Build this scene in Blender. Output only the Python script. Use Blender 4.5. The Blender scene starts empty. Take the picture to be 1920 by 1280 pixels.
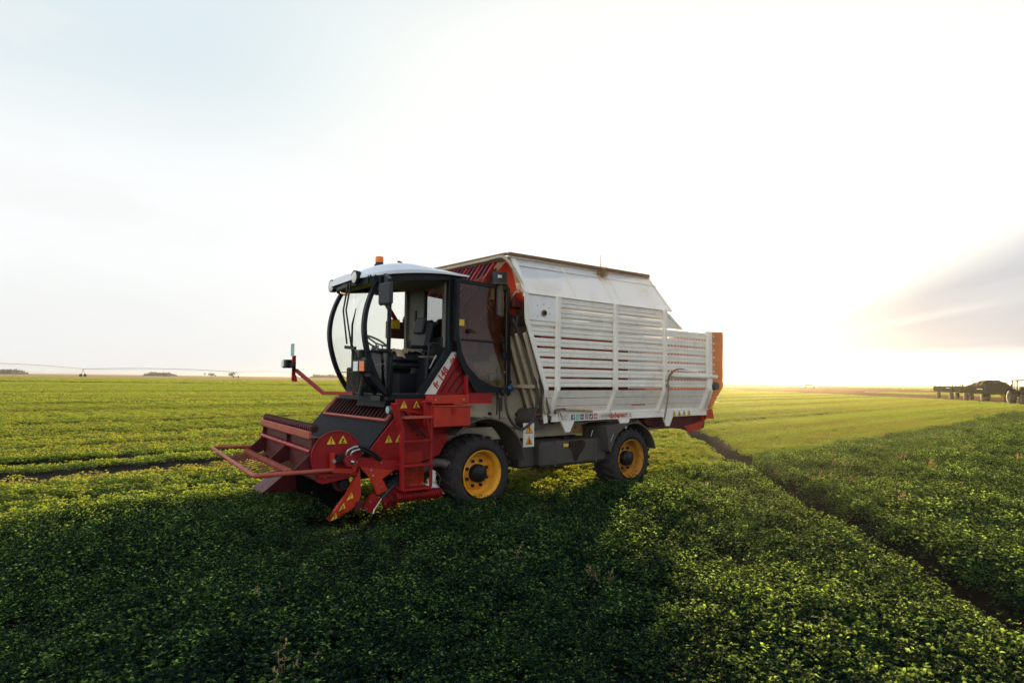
import bpy, math, random
import numpy as np
from mathutils import Vector, Matrix, Euler
R = math.radians
scene = bpy.context.scene
C = scene.collection
rnd = random.Random(7)
# ---------------------------------------------------------------- camera, light, sky
cam_d = bpy.data.cameras.new("camera"); cam = bpy.data.objects.new("camera", cam_d); C.objects.link(cam)
scene.camera = cam
cam_d.sensor_width = 36.0; cam_d.lens = 36.0 * 1200 / 1920
cam_d.clip_start = 0.05; cam_d.clip_end = 20000
pitch = math.atan(70.7 / 1200); roll = R(0.70)
cam.matrix_world = Matrix.Translation((0, 0, 1.7)) @ Matrix.Rotation(R(90) + pitch, 4, 'X') @ Matrix.Rotation(roll, 4, 'Z')
SUN_AZ, SUN_EL = R(18.8), R(5.4)          # azimuth to the right of +Y, elevation
sun_dir = Vector((math.sin(SUN_AZ) * math.cos(SUN_EL), math.cos(SUN_AZ) * math.cos(SUN_EL), math.sin(SUN_EL)))
sd = bpy.data.lights.new("sun", 'SUN'); sd.energy = 5.0; sd.angle = R(0.5); sd.color = (1.0, 0.70, 0.33)
sun = bpy.data.objects.new("sun", sd); C.objects.link(sun)
sun.rotation_euler = sun_dir.to_track_quat('Z', 'Y').to_euler(); sun.location = (20, 60, 30)
scene.view_settings.view_transform = 'Standard'; scene.view_settings.look = 'None'
scene.view_settings.exposure = 1.0; scene.view_settings.gamma = 1.0
scene.cycles.max_bounces = 8; scene.cycles.transparent_max_bounces = 24
scene.cycles.sample_clamp_indirect = 4.0

class NT:
    """tiny node-tree helper"""
    def __init__(s, tree): s.t = tree; s.n = tree.nodes; s.l = tree.links
    def new(s, typ, **kw):
        n = s.n.new(typ)
        for k, v in kw.items(): setattr(n, k, v)
        return n
    def link(s, a, b): s.l.new(a, b)
    def setin(s, sock, v):
        if hasattr(v, 'default_value') or isinstance(v, bpy.types.NodeSocket): s.l.new(v, sock)
        elif isinstance(v, (tuple, list)) and len(v) == 3 and len(sock.default_value) == 4: sock.default_value = (*v, 1)
        else: sock.default_value = v
    def math(s, op, a, b=0.0, c=0.0, clamp=False):
        n = s.new('ShaderNodeMath', operation=op, use_clamp=clamp)
        s.setin(n.inputs[0], a); s.setin(n.inputs[1], b); s.setin(n.inputs[2], c)
        return n.outputs[0]
    def vmath(s, op, a, b=(0, 0, 0)):
        n = s.new('ShaderNodeVectorMath', operation=op)
        s.setin(n.inputs[0], a); s.setin(n.inputs[1], b)
        return n.outputs['Value'] if op in ('DOT_PRODUCT', 'LENGTH', 'DISTANCE') else n.outputs['Vector']
    def mix(s, f, a, b, mode='MIX'):
        n = s.new('ShaderNodeMix', data_type='RGBA', blend_type=mode); n.clamp_factor = True
        s.setin(n.inputs[0], f); s.setin(n.inputs[6], a); s.setin(n.inputs[7], b)
        return n.outputs[2]
    def ramp(s, f, lo, hi, a=0.0, b=1.0, smooth=True):
        n = s.new('ShaderNodeMapRange', interpolation_type='SMOOTHSTEP' if smooth else 'LINEAR')
        s.setin(n.inputs[0], f); n.inputs[1].default_value = lo; n.inputs[2].default_value = hi
        n.inputs[3].default_value = a; n.inputs[4].default_value = b
        return n.outputs[0]
    def noise(s, vec, scale, detail=3.0, rough=0.55, dist=0.0):
        n = s.new('ShaderNodeTexNoise'); n.inputs['Scale'].default_value = scale
        n.inputs['Detail'].default_value = detail; n.inputs['Roughness'].default_value = rough
        n.inputs['Distortion'].default_value = dist
        if vec is not None: s.link(vec, n.inputs['Vector'])
        return n.outputs['Fac']

world = bpy.data.worlds.new("World"); scene.world = world; world.use_nodes = True
w = NT(world.node_tree); w.n.clear()
sky = w.new('ShaderNodeTexSky', sky_type='NISHITA', sun_disc=False)
sky.sun_elevation = SUN_EL; sky.sun_rotation = SUN_AZ; sky.air_density = 1.0; sky.dust_density = 2.0; sky.altitude = 0
tc = w.new('ShaderNodeTexCoord'); D = tc.outputs['Generated']
sep = w.new('ShaderNodeSeparateXYZ'); w.link(D, sep.inputs[0])
el = sep.outputs['Z']
cosang = w.vmath('DOT_PRODUCT', D, tuple(sun_dir))
# thin bright overcast: white towards the sun, pale blue-grey off to the sides, bluer overhead
near_sun = w.ramp(cosang, 0.66, 0.97)
low = w.mix(near_sun, (5.6, 6.3, 6.6), (8.2, 8.1, 7.5))
horiz = w.ramp(el, 0.24, 0.42, 1.0, 0.0)
low = w.mix(w.math('MULTIPLY', horiz, 0.8), low, w.mix(w.ramp(el, 0.0, 0.2), (6.9, 6.75, 6.6), (7.6, 7.65, 7.6)))
low = w.mix(w.ramp(cosang, 0.84, 0.975), low, (7.9, 7.8, 7.3))
over = w.ramp(el, 0.46, 0.9)
low = w.mix(over, low, (0.6, 2.3, 3.9))  # zenith darkened and blued to deepen and tint the shade
away = w.ramp(cosang, -0.1, 0.5, 1.0, 0.0)
low = w.mix(away, low, w.mix(over, (12.4, 12.5, 12.4), (0.8, 2.3, 3.7)))  # unseen sky behind the camera, brightened as fill for the box side
# streaked cloud bank to the right of the sun: direction-space, lines converging to the left horizon
az = w.math('ARCTAN2', sep.outputs['X'], sep.outputs['Y'])
elev = w.math('ARCSINE', el)
daz = w.math('SUBTRACT', az, R(19.3))
ratio = w.math('DIVIDE', w.math('SUBTRACT', elev, R(2.3)), w.math('MAXIMUM', daz, 0.02))
mp = w.new('ShaderNodeCombineXYZ'); w.link(w.math('MULTIPLY', daz, 2.2), mp.inputs[0]); w.link(w.math('MULTIPLY', ratio, 5.0), mp.inputs[1])
cn = w.noise(mp.outputs[0], 1.3, 4.0, 0.55, 0.3)
body = w.math('MULTIPLY', w.ramp(w.math('ADD', ratio, w.math('MULTIPLY', cn, 0.05)), 0.0, 0.06), w.ramp(w.math('ADD', ratio, w.math('MULTIPLY', cn, 0.10)), 0.34, 0.56, 1.0, 0.0))
gap = w.math('MULTIPLY', w.ramp(ratio, 0.17, 0.20), w.ramp(ratio, 0.205, 0.245, 1.0, 0.0))
body = w.math('MULTIPLY', body, w.math('SUBTRACT', 1.0, w.math('MULTIPLY', w.math('MULTIPLY', gap, 0.5), w.ramp(cn, 0.3, 0.6))))
body = w.math('MULTIPLY', body, w.ramp(daz, 0.0, 0.26, 0.0, 1.0))
body = w.math('MULTIPLY', body, w.math('ADD', 0.72, w.math('MULTIPLY', cn, 0.6)), clamp=True)
low = w.mix(w.math('MULTIPLY', body, 0.9), low, (3.8, 4.05, 4.6))
# faint veil structure up to the left
mp2 = w.new('ShaderNodeMapping'); mp2.inputs['Scale'].default_value = (2.0, 2.0, 7.0); w.link(D, mp2.inputs[0])
veil = w.ramp(w.noise(mp2.outputs[0], 1.6, 5.0, 0.5, 0.4), 0.42, 0.7)
low = w.mix(w.math('MULTIPLY', veil, w.math('MULTIPLY', w.math('SUBTRACT', 1.0, near_sun), 0.6)), low, (6.6, 6.7, 6.7))
mixc = w.mix(0.955, sky.outputs[0], low)
bg = w.new('ShaderNodeBackground'); bg.inputs['Strength'].default_value = 0.07; w.link(mixc, bg.inputs['Color'])
wo = w.new('ShaderNodeOutputWorld'); w.link(bg.outputs[0], wo.inputs['Surface'])

# ---------------------------------------------------------------- materials
MATS = {}
def mat(name, base, rough=0.5, metal=0.0, var=0.12, vscale=3.0, dirt=0.0, dirtcol=(0.16, 0.12, 0.07), bump=0.0, bscale=60.0,
        spec=0.28, coat=0.0, emit=None, estr=0.0):
    m = bpy.data.materials.new(name); m.use_nodes = True; t = NT(m.node_tree); t.n.clear()
    p = t.new('ShaderNodeBsdfPrincipled'); o = t.new('ShaderNodeOutputMaterial'); t.link(p.outputs[0], o.inputs[0])
    g = t.new('ShaderNodeTexCoord').outputs['Object']
    n1 = t.noise(g, vscale, 4.0, 0.6)
    dark = tuple(c * (1 - var) for c in base); lite = tuple(min(1, c * (1 + var)) for c in base)
    col = t.mix(t.ramp(n1, 0.3, 0.7), dark, lite)
    if dirt > 0:
        n2 = t.noise(g, vscale * 2.7, 6.0, 0.7, 0.6)
        f = t.math('MULTIPLY', t.ramp(n2, 0.48, 0.72), dirt)
        col = t.mix(f, col, dirtcol)
        t.link(t.math('ADD', t.math('MULTIPLY', f, 0.4), rough, clamp=True), p.inputs['Roughness'])
    else:
        t.link(t.ramp(n1, 0.2, 0.8, max(0.02, rough - 0.06), min(1, rough + 0.08)), p.inputs['Roughness'])
    t.link(col, p.inputs['Base Color'])
    p.inputs['Metallic'].default_value = metal; p.inputs['Specular IOR Level'].default_value = spec
    p.inputs['Coat Weight'].default_value = coat
    if bump > 0:
        b = t.new('ShaderNodeBump'); b.inputs['Strength'].default_value = bump; b.inputs['Distance'].default_value = 0.01
        t.link(t.noise(g, bscale, 4.0), b.inputs['Height']); t.link(b.outputs[0], p.inputs['Normal'])
    if emit: p.inputs['Emission Color'].default_value = (*emit, 1); p.inputs['Emission Strength'].default_value = estr
    MATS[name] = m; return m
red = mat('red_paint', (0.31, 0.008, 0.010), 0.42, dirt=0.55, dirtcol=(0.10, 0.022, 0.016), bump=0.15, bscale=18, var=0.15, coat=0.05)
redlit = mat('lit_red_paint', (0.47, 0.030, 0.013), 0.4, dirt=0.5, dirtcol=(0.18, 0.05, 0.03), vscale=5, var=0.12)  # the red paint again, brightness of lit faces put into its colour
redpale = mat('worn_red_paint', (0.40, 0.085, 0.055), 0.5, dirt=0.35, dirtcol=(0.25, 0.1, 0.07))
reddark = mat('dark_red_paint', (0.085, 0.010, 0.014), 0.5, dirt=0.4, dirtcol=(0.06, 0.02, 0.02))
tailred = mat('rear_red_glare_tint', (0.70, 0.21, 0.05), 0.5, dirt=0.2)  # red like the rest; sun glare painted in turns it orange
cream = mat('cream_paint', (0.46, 0.40, 0.29), 0.5, dirt=0.55, dirtcol=(0.24, 0.20, 0.12), vscale=2.0)
slat = mat('white_slat_paint', (0.90, 0.86, 0.78), 0.42, dirt=0.38, dirtcol=(0.56, 0.46, 0.32), vscale=2.5, var=0.05)
white = mat('white_sheet_paint', (0.87, 0.87, 0.87), 0.4, dirt=0.3, dirtcol=(0.62, 0.57, 0.47), var=0.05, bump=0.25, bscale=3.0)
roofw = mat('cab_roof_white', (0.80, 0.83, 0.88), 0.3, var=0.03, coat=0.3)
interior_red = mat('cargo_interior_red', (0.33, 0.085, 0.05), 0.6, dirt=0.4)
black = mat('black_cab_paint', (0.007, 0.011, 0.015), 0.42, var=0.2, spec=0.2)
grille_m = mat('dark_grille_red', (0.035, 0.008, 0.009), 0.6, spec=0.1)
wallm = mat('grimy_brown_panel', (0.16, 0.125, 0.085), 0.7, dirt=0.5, dirtcol=(0.07, 0.055, 0.035))
void = mat('header_shade_black', (0.004, 0.004, 0.005), 0.9, spec=0.0)  # near-black that paints in the shade under the header
greyp = mat('grey_plastic', (0.028, 0.034, 0.040), 0.55, var=0.15, bump=0.1, bscale=300)
chute = mat('dark_chute_steel', (0.006, 0.007, 0.011), 0.6, spec=0.12, dirt=0.3, dirtcol=(0.018, 0.017, 0.019), vscale=4)
seatm = mat('black_vinyl', (0.010, 0.013, 0.019), 0.45, var=0.2)
beige = mat('cab_lining', (0.17, 0.165, 0.14), 0.7)
olive = mat('olive_lining', (0.22, 0.21, 0.12), 0.6)
rubber = mat('tyre_rubber', (0.026, 0.024, 0.026), 0.75, dirt=0.6, dirtcol=(0.085, 0.068, 0.050), vscale=5, bump=0.3, bscale=120)
yellow = mat('yellow_wheel_paint', (0.78, 0.36, 0.028), 0.42, dirt=0.45, dirtcol=(0.22, 0.10, 0.03), vscale=7)
yellow_r = mat('muddy_yellow_wheel_paint', (0.48, 0.21, 0.02), 0.55, dirt=0.9, dirtcol=(0.11, 0.055, 0.03), vscale=6)
hubm = mat('black_hub', (0.010, 0.010, 0.012), 0.4, dirt=0.3, dirtcol=(0.03, 0.025, 0.02))
tankm = mat('tank_black_steel', (0.070, 0.064, 0.056), 0.55, dirt=0.45, dirtcol=(0.095, 0.08, 0.06), vscale=2.2)
stain = mat('wet_oil_stain', (0.03, 0.015, 0.012), 0.3)
steel = mat('bare_steel', (0.45, 0.44, 0.42), 0.35, metal=0.9, dirt=0.3)
dull = mat('weathered_grey_steel', (0.10, 0.09, 0.085), 0.6, metal=0.3, dirt=0.4)
rust = mat('brown_rail_steel', (0.22, 0.13, 0.075), 0.7, dirt=0.4)
hosem = mat('hose_rubber', (0.045, 0.036, 0.035), 0.5)
wood = mat('worn_wood_handle', (0.42, 0.30, 0.19), 0.7, vscale=12)
orangel = mat('orange_lens', (0.85, 0.20, 0.03), 0.2, var=0.05)
whitel = mat('clear_lens', (0.80, 0.80, 0.78), 0.12, var=0.03)
warny = mat('warning_yellow', (0.85, 0.52, 0.03), 0.45, var=0.04)
warno = mat('warning_orange', (0.80, 0.34, 0.03), 0.5, var=0.05)
ink = mat('black_ink', (0.012, 0.012, 0.012), 0.5, var=0.0)
labelw = mat('label_white', (0.72, 0.69, 0.62), 0.45, dirt=0.2, dirtcol=(0.5, 0.45, 0.35))
textred = mat('lettering_red', (0.45, 0.035, 0.025), 0.5, var=0.05)
textgrey = mat('lettering_grey', (0.35, 0.28, 0.26), 0.5)
teal = mat('pale_teal_sign', (0.30, 0.55, 0.50), 0.5)
tealink = mat('teal_ink', (0.10, 0.28, 0.26), 0.5)
bluecap = mat('blue_cap', (0.03, 0.10, 0.22), 0.4)
ic_blue = mat('icon_navy', (0.03, 0.06, 0.16), 0.5); ic_green = mat('icon_green', (0.08, 0.42, 0.25), 0.5)
ic_red = mat('icon_red', (0.55, 0.06, 0.06), 0.5); ic_white = mat('icon_white', (0.75, 0.74, 0.72), 0.5)
clothm = mat('tan_cloth', (0.42, 0.33, 0.21), 0.9)
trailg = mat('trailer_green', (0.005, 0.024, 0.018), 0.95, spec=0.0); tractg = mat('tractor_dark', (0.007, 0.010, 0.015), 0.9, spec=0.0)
haym = mat('dark_tarp', (0.007, 0.011, 0.007), 0.85, bump=0.5, bscale=8)
soil = None
def glass_mat(name, tint, gl=0.10, rough=0.02):
    m = bpy.data.materials.new(name); m.use_nodes = True; t = NT(m.node_tree); t.n.clear()
    tr = t.new('ShaderNodeBsdfTransparent'); tr.inputs[0].default_value = (*tint, 1)
    g = t.new('ShaderNodeBsdfGlossy'); g.inputs['Roughness'].default_value = rough
    lw = t.new('ShaderNodeLayerWeight'); lw.inputs[0].default_value = 0.35
    f = t.math('ADD', t.math('MULTIPLY', lw.outputs['Fresnel'], 0.35), gl * 0.3, clamp=True)
    mx = t.new('ShaderNodeMixShader'); t.link(f, mx.inputs[0]); t.link(tr.outputs[0], mx.inputs[1]); t.link(g.outputs[0], mx.inputs[2])
    o = t.new('ShaderNodeOutputMaterial'); t.link(mx.outputs[0], o.inputs[0]); return m
def sheet_mat():
    m = bpy.data.materials.new('translucent_white_sheet'); m.use_nodes = True; t = NT(m.node_tree); t.n.clear()
    g = t.new('ShaderNodeTexCoord').outputs['Object']; n1 = t.noise(g, 1.6, 5.0, 0.6)
    col = t.mix(t.ramp(n1, 0.45, 0.75), (0.90, 0.92, 0.95), (0.80, 0.79, 0.76))
    p = t.new('ShaderNodeBsdfPrincipled'); t.link(col, p.inputs['Base Color']); p.inputs['Roughness'].default_value = 0.4
    tl = t.new('ShaderNodeBsdfTranslucent'); t.link(col, tl.inputs[0]); mx = t.new('ShaderNodeMixShader'); mx.inputs[0].default_value = 0.28
    t.link(p.outputs[0], mx.inputs[1]); t.link(tl.outputs[0], mx.inputs[2]); o = t.new('ShaderNodeOutputMaterial'); t.link(mx.outputs[0], o.inputs[0]); return m
sheet = sheet_mat()
glass = glass_mat('windscreen_glass', (0.90, 0.93, 0.90))
tinted = glass_mat('tinted_door_glass', (0.50, 0.41, 0.33), 0.10)
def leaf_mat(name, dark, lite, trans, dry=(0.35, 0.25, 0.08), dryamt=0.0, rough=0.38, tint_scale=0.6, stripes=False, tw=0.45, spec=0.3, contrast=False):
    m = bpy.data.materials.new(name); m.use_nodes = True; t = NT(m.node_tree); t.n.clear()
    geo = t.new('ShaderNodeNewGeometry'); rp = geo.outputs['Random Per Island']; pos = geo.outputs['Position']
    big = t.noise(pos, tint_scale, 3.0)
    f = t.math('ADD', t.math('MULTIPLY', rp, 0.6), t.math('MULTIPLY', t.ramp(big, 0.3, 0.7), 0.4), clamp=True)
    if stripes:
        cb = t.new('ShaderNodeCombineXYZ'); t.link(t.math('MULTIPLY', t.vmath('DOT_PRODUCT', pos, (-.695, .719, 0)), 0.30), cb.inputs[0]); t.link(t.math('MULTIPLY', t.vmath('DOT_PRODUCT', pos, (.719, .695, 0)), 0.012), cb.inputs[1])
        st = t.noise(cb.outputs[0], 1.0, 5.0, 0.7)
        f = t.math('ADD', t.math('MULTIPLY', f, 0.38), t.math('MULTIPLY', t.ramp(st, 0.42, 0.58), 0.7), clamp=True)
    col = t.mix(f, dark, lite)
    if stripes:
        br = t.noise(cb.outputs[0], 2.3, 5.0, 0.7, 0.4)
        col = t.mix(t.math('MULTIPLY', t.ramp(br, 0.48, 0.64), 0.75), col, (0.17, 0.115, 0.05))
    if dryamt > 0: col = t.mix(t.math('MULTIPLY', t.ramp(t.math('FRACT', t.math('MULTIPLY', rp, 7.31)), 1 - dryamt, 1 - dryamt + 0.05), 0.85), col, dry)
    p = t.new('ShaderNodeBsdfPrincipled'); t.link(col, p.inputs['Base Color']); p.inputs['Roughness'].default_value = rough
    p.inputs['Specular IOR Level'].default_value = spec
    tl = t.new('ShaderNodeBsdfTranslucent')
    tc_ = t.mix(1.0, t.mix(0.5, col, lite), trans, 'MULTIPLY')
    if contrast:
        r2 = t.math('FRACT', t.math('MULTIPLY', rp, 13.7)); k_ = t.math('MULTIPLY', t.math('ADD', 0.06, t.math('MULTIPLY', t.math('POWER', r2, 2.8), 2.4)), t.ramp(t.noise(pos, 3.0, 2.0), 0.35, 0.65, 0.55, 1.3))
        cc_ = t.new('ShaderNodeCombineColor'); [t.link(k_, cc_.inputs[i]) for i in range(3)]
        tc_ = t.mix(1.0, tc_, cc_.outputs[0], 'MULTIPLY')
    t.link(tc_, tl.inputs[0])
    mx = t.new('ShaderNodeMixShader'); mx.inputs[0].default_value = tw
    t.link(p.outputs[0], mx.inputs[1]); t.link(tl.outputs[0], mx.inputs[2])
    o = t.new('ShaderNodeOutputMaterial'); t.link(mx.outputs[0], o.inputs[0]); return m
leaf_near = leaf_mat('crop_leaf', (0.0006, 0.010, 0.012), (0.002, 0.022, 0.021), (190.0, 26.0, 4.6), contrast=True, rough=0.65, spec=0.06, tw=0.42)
leaf_low = leaf_mat('mown_crop_leaf', (0.010, 0.048, 0.018), (0.18, 0.25, 0.050), (3.3, 2.85, 1.2), dryamt=0.10, stripes=True, rough=0.6)
dry_m = leaf_mat('dry_weed', (0.30, 0.22, 0.11), (0.48, 0.36, 0.20), (1.6, 1.3, 0.9), rough=0.7)
treeleaf = leaf_mat('far_tree_leaf', (0.045, 0.055, 0.035), (0.09, 0.095, 0.06), (1.5, 1.3, 0.8), rough=0.8)

# ---------------------------------------------------------------- mesh builder
class MB:
    def __init__(s): s.v = []; s.f = []; s.m = []; s.sm = []; s.mats = []
    def mi(s, m):
        if m not in s.mats: s.mats.append(m)
        return s.mats.index(m)
    def add(s, vs, fs, m=None, smooth=False):
        b = len(s.v); s.v += [tuple(v) for v in vs]
        k = s.mi(m) if m is not None else 0
        for f in fs: s.f.append(tuple(b + i for i in f)); s.m.append(k); s.sm.append(smooth)
        return s
    def box(s, c, size, m=None, rot=None, bev=0.0):
        hx, hy, hz = (q / 2 for q in size); Mx = (rot or Matrix.Identity(3)); c = Vector(c)
        if bev <= 0 or bev * 2.2 > min(size):
            vs = [c + Mx @ Vector((x * hx, y * hy, z * hz)) for z in (-1, 1) for y in (-1, 1) for x in (-1, 1)]
            return s.add(vs, [(0, 2, 3, 1), (4, 5, 7, 6), (0, 1, 5, 4), (2, 6, 7, 3), (0, 4, 6, 2), (1, 3, 7, 5)], m)
        vs = []; idx = {}
        for sx in (-1, 1):
            for sy in (-1, 1):
                for sz in (-1, 1):
                    for a in range(3):
                        q = [sx * (hx - (bev if a != 0 else 0)), sy * (hy - (bev if a != 1 else 0)), sz * (hz - (bev if a != 2 else 0))]
                        idx[(sx, sy, sz, a)] = len(vs); vs.append(c + Mx @ Vector(q))
        fs = []
        for a in range(3):
            b, d = (a + 1) % 3, (a + 2) % 3
            for sg in (-1, 1):
                def K(u, v_):
                    q = [0, 0, 0]; q[a] = sg; q[b] = u; q[d] = v_; return idx[(*q, a)]
                f = [K(-1, -1), K(1, -1), K(1, 1), K(-1, 1)]
                fs.append(f if sg > 0 else f[::-1])
            for s1 in (-1, 1):
                for s2 in (-1, 1):
                    def K2(t_, ax):
                        q = [0, 0, 0]; q[a] = t_; q[b] = s1; q[d] = s2; return idx[(*q, ax)]
                    fs.append([K2(-1, b), K2(1, b), K2(1, d), K2(-1, d)])
        for sx in (-1, 1):
            for sy in (-1, 1):
                for sz in (-1, 1): fs.append([idx[(sx, sy, sz, a)] for a in range(3)])
        return s.add(vs, fs, m)
    def bar(s, p0, p1, w_, h, m=None, up=(0, 0, 1), bev=0.0):
        p0, p1 = Vector(p0), Vector(p1); d = p1 - p0; L = d.length
        x = d.normalized(); u = Vector(up)
        if abs(x.dot(u)) > 0.98: u = Vector((1, 0, 0))
        y = u.cross(x).normalized(); z = x.cross(y)
        return s.box((p0 + p1) / 2, (L, w_, h), m, Matrix((x, y, z)).transposed(), bev)
    def tube(s, pts, r, m=None, n=8, smooth=True, caps=True):
        pts = [Vector(p) for p in pts]; rings = []; prev = None
        for i, p in enumerate(pts):
            d = (pts[min(i + 1, len(pts) - 1)] - pts[max(i - 1, 0)]).normalized()
            if prev is None:
                a = Vector((0, 0, 1)) if abs(d.z) < 0.9 else Vector((1, 0, 0)); u = d.cross(a).normalized()
            else: u = (prev - d * prev.dot(d)).normalized()
            prev = u; v_ = d.cross(u); rr = r[i] if isinstance(r, (list, tuple)) else r
            rings.append([p + (u * math.cos(2 * math.pi * k / n) + v_ * math.sin(2 * math.pi * k / n)) * rr for k in range(n)])
        vs = [q for rg in rings for q in rg]; fs = []
        for i in range(len(pts) - 1):
            for k in range(n):
                fs.append((i * n + k, i * n + (k + 1) % n, (i + 1) * n + (k + 1) % n, (i + 1) * n + k))
        s.add(vs, fs, m, smooth)
        if caps: s.add(rings[0], [tuple(range(n))[::-1]], m); s.add(rings[-1], [tuple(range(n))], m)
        return s
    def lathe(s, prof, c, m=None, n=40, axis='y', smooth=True, closed=False):
        vs = []; c = Vector(c); k0 = len(prof)
        for k in range(n):
            a = 2 * math.pi * k / n; ca, sa = math.cos(a), math.sin(a)
            for r_, h in prof:
                vs.append(c + (Vector((r_ * ca, h, r_ * sa)) if axis == 'y' else Vector((r_ * ca, r_ * sa, h)) if axis == 'z' else Vector((h, r_ * ca, r_ * sa))))
        fs = []
        for k in range(n):
            j = (k + 1) % n
            for i in range(k0 - 1 if not closed else k0):
                i2 = (i + 1) % k0
                fs.append((k * k0 + i, j * k0 + i, j * k0 + i2, k * k0 + i2))
        return s.add(vs, fs, m, smooth)
    def prism(s, poly, lo, hi, m=None, axis='y', smooth=False):
        """poly in the two remaining axes (x,z for 'y'; y,z for 'x'; x,y for 'z')"""
        def P(a, b, h): return {'y': (a, h, b), 'x': (h, a, b), 'z': (a, b, h)}[axis]
        n = len(poly); vs = [P(a, b, lo) for a, b in poly] + [P(a, b, hi) for a, b in poly]
        fs = [tuple(range(n))[::-1], tuple(range(n, 2 * n))] + [(i, (i + 1) % n, n + (i + 1) % n, n + i) for i in range(n)]
        return s.add(vs, fs, m, smooth)
    def strip(s, prof, lo, hi, th, m=None, smooth=True):
        """curved sheet: prof = [(x,z)...] extruded along y from lo to hi with thickness th"""
        n = len(prof); nr = []
        for i in range(n):
            a = Vector(prof[max(i - 1, 0)]); b = Vector(prof[min(i + 1, n - 1)]); d = (b - a).normalized(); nr.append(Vector((-d.y, d.x)))
        out = [Vector(p) + nr[i] * th for i, p in enumerate(prof)]
        vs = []
        for h in (lo, hi):
            vs += [(p[0], h, p[1]) for p in prof] + [(p.x, h, p.y) for p in out]
        fs = []
        for i in range(n - 1):
            fs.append((i, i + 1, 2 * n + i + 1, 2 * n + i)); fs.append((n + i, 3 * n + i, 3 * n + i + 1, n + i + 1))
        s.add(vs, fs, m, smooth)
        f2 = []
        for i in range(n - 1): f2 += [(i, n + i, n + i + 1, i + 1), (2 * n + i, 2 * n + i + 1, 3 * n + i + 1, 3 * n + i)]
        f2 += [(0, 2 * n, 3 * n, n), (n - 1, 2 * n - 1, 4 * n - 1, 3 * n - 1)]
        return s.add(vs, f2, m)
    def build(s, name, parent=None, m=None):
        me = bpy.data.meshes.new(name); me.from_pydata(s.v, [], s.f)
        mats = s.mats if s.mats else [m]
        for q in mats: me.materials.append(q)
        if s.mats: me.polygons.foreach_set('material_index', s.m)
        me.polygons.foreach_set('use_smooth', s.sm); me.update(); me.validate()
        import bmesh
        if len(s.f) < 60000:
            bm = bmesh.new(); bm.from_mesh(me); bmesh.ops.recalc_face_normals(bm, faces=bm.faces); bm.to_mesh(me); bm.free()
        o = bpy.data.objects.new(name, me); C.objects.link(o)
        if parent is not None: o.parent = parent
        return o
def tag(o, label=None, cat=None, group=None, kind=None):
    if label: o['label'] = label
    if cat: o['category'] = cat
    if group: o['group'] = group
    if kind: o['kind'] = kind
    return o
def empty(name, loc, rz=0.0):
    o = bpy.data.objects.new(name, None); C.objects.link(o); o.location = loc; o.rotation_euler = (0, 0, rz); o.empty_display_size = 0.3
    return o
def arc(cx, cz, r, a0, a1, n): return [(cx + r * math.cos(R(a0 + (a1 - a0) * i / n)), cz + r * math.sin(R(a0 + (a1 - a0) * i / n))) for i in range(n + 1)]
def smooth_path(pts, n=6):
    pts = [Vector(p) for p in pts]; out = []
    for i in range(len(pts) - 1):
        p0, p1, p2, p3 = pts[max(i - 1, 0)], pts[i], pts[i + 1], pts[min(i + 2, len(pts) - 1)]
        for k in range(n):
            t_ = k / n; out.append(0.5 * ((2 * p1) + (-p0 + p2) * t_ + (2 * p0 - 5 * p1 + 4 * p2 - p3) * t_ ** 2 + (-p0 + 3 * p1 - 3 * p2 + p3) * t_ ** 3))
    return out + [pts[-1]]
def warning(parent, pos, ux, uz, size, kind='!', m=None, name='warning_sign'):
    """triangle decal: black border, yellow face, pictogram; ux = right, uz = up"""
    ux, uz = Vector(ux).normalized(), Vector(uz).normalized(); nn = ux.cross(uz) ; pos = Vector(pos)
    b = MB(); m = m or warny
    def tri(sz, off, mm, dz=0.0):
        pts = [(-.5, -.43), (.5, -.43), (0, .47)]
        vs = [pos + ux * (a * sz) + uz * (c_ * sz + dz) + nn * off for a, c_ in pts]; b.add(vs, [(0, 1, 2)], mm)
    tri(size, 0.002, ink); tri(size * 0.9, 0.004, m)
    def quad(x0, z0, x1, z1, wd):
        a = ux * x0 * size + uz * z0 * size; c_ = ux * x1 * size + uz * z1 * size; d = (c_ - a).normalized(); sidev = nn.cross(d) * wd * size / 2
        b.add([pos + a - sidev + nn * .006, pos + a + sidev + nn * .006, pos + c_ + sidev + nn * .006, pos + c_ - sidev + nn * .006], [(0, 1, 2, 3)], ink)
    if kind == '!': quad(0, -.14, 0, .24, .10); quad(0, -.32, 0, -.22, .10)
    elif kind == 'hand': quad(-.2, -.3, .2, -.28, .09); quad(-.12, -.22, .12, .02, .13); quad(.02, -.05, .02, .14, .08); quad(-.12, -.05, -.02, .1, .05)
    else: quad(-.18, -.3, .2, -.3, .07); quad(-.1, -.1, .16, -.22, .1); quad(0, -.1, -.02, .16, .09); quad(.12, 0, .12, -.2, .05)
    return b.build(name, parent)
def lettering(name, body, parent, pos, ux, uz, size, m, bold=0.0, shear=0.0, sx=1.0):
    cu = bpy.data.curves.new(name, 'FONT'); cu.body = body; cu.size = size; cu.offset = bold; cu.shear = shear
    cu.align_x = 'LEFT'; cu.align_y = 'BOTTOM_BASELINE'; cu.resolution_u = 3
    tmp = bpy.data.objects.new(name, cu); C.objects.link(tmp)
    dg = bpy.context.evaluated_depsgraph_get(); me = bpy.data.meshes.new_from_object(tmp.evaluated_get(dg))
    bpy.data.objects.remove(tmp); me.name = name
    ux, uz = Vector(ux).normalized(), Vector(uz).normalized(); nn = ux.cross(uz); M4 = Matrix((ux * sx, uz, nn)).transposed().to_4x4(); M4.translation = Vector(pos)
    me.transform(M4); me.materials.clear(); me.materials.append(m)
    o = bpy.data.objects.new(name, me); C.objects.link(o); o.parent = parent; return o

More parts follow.
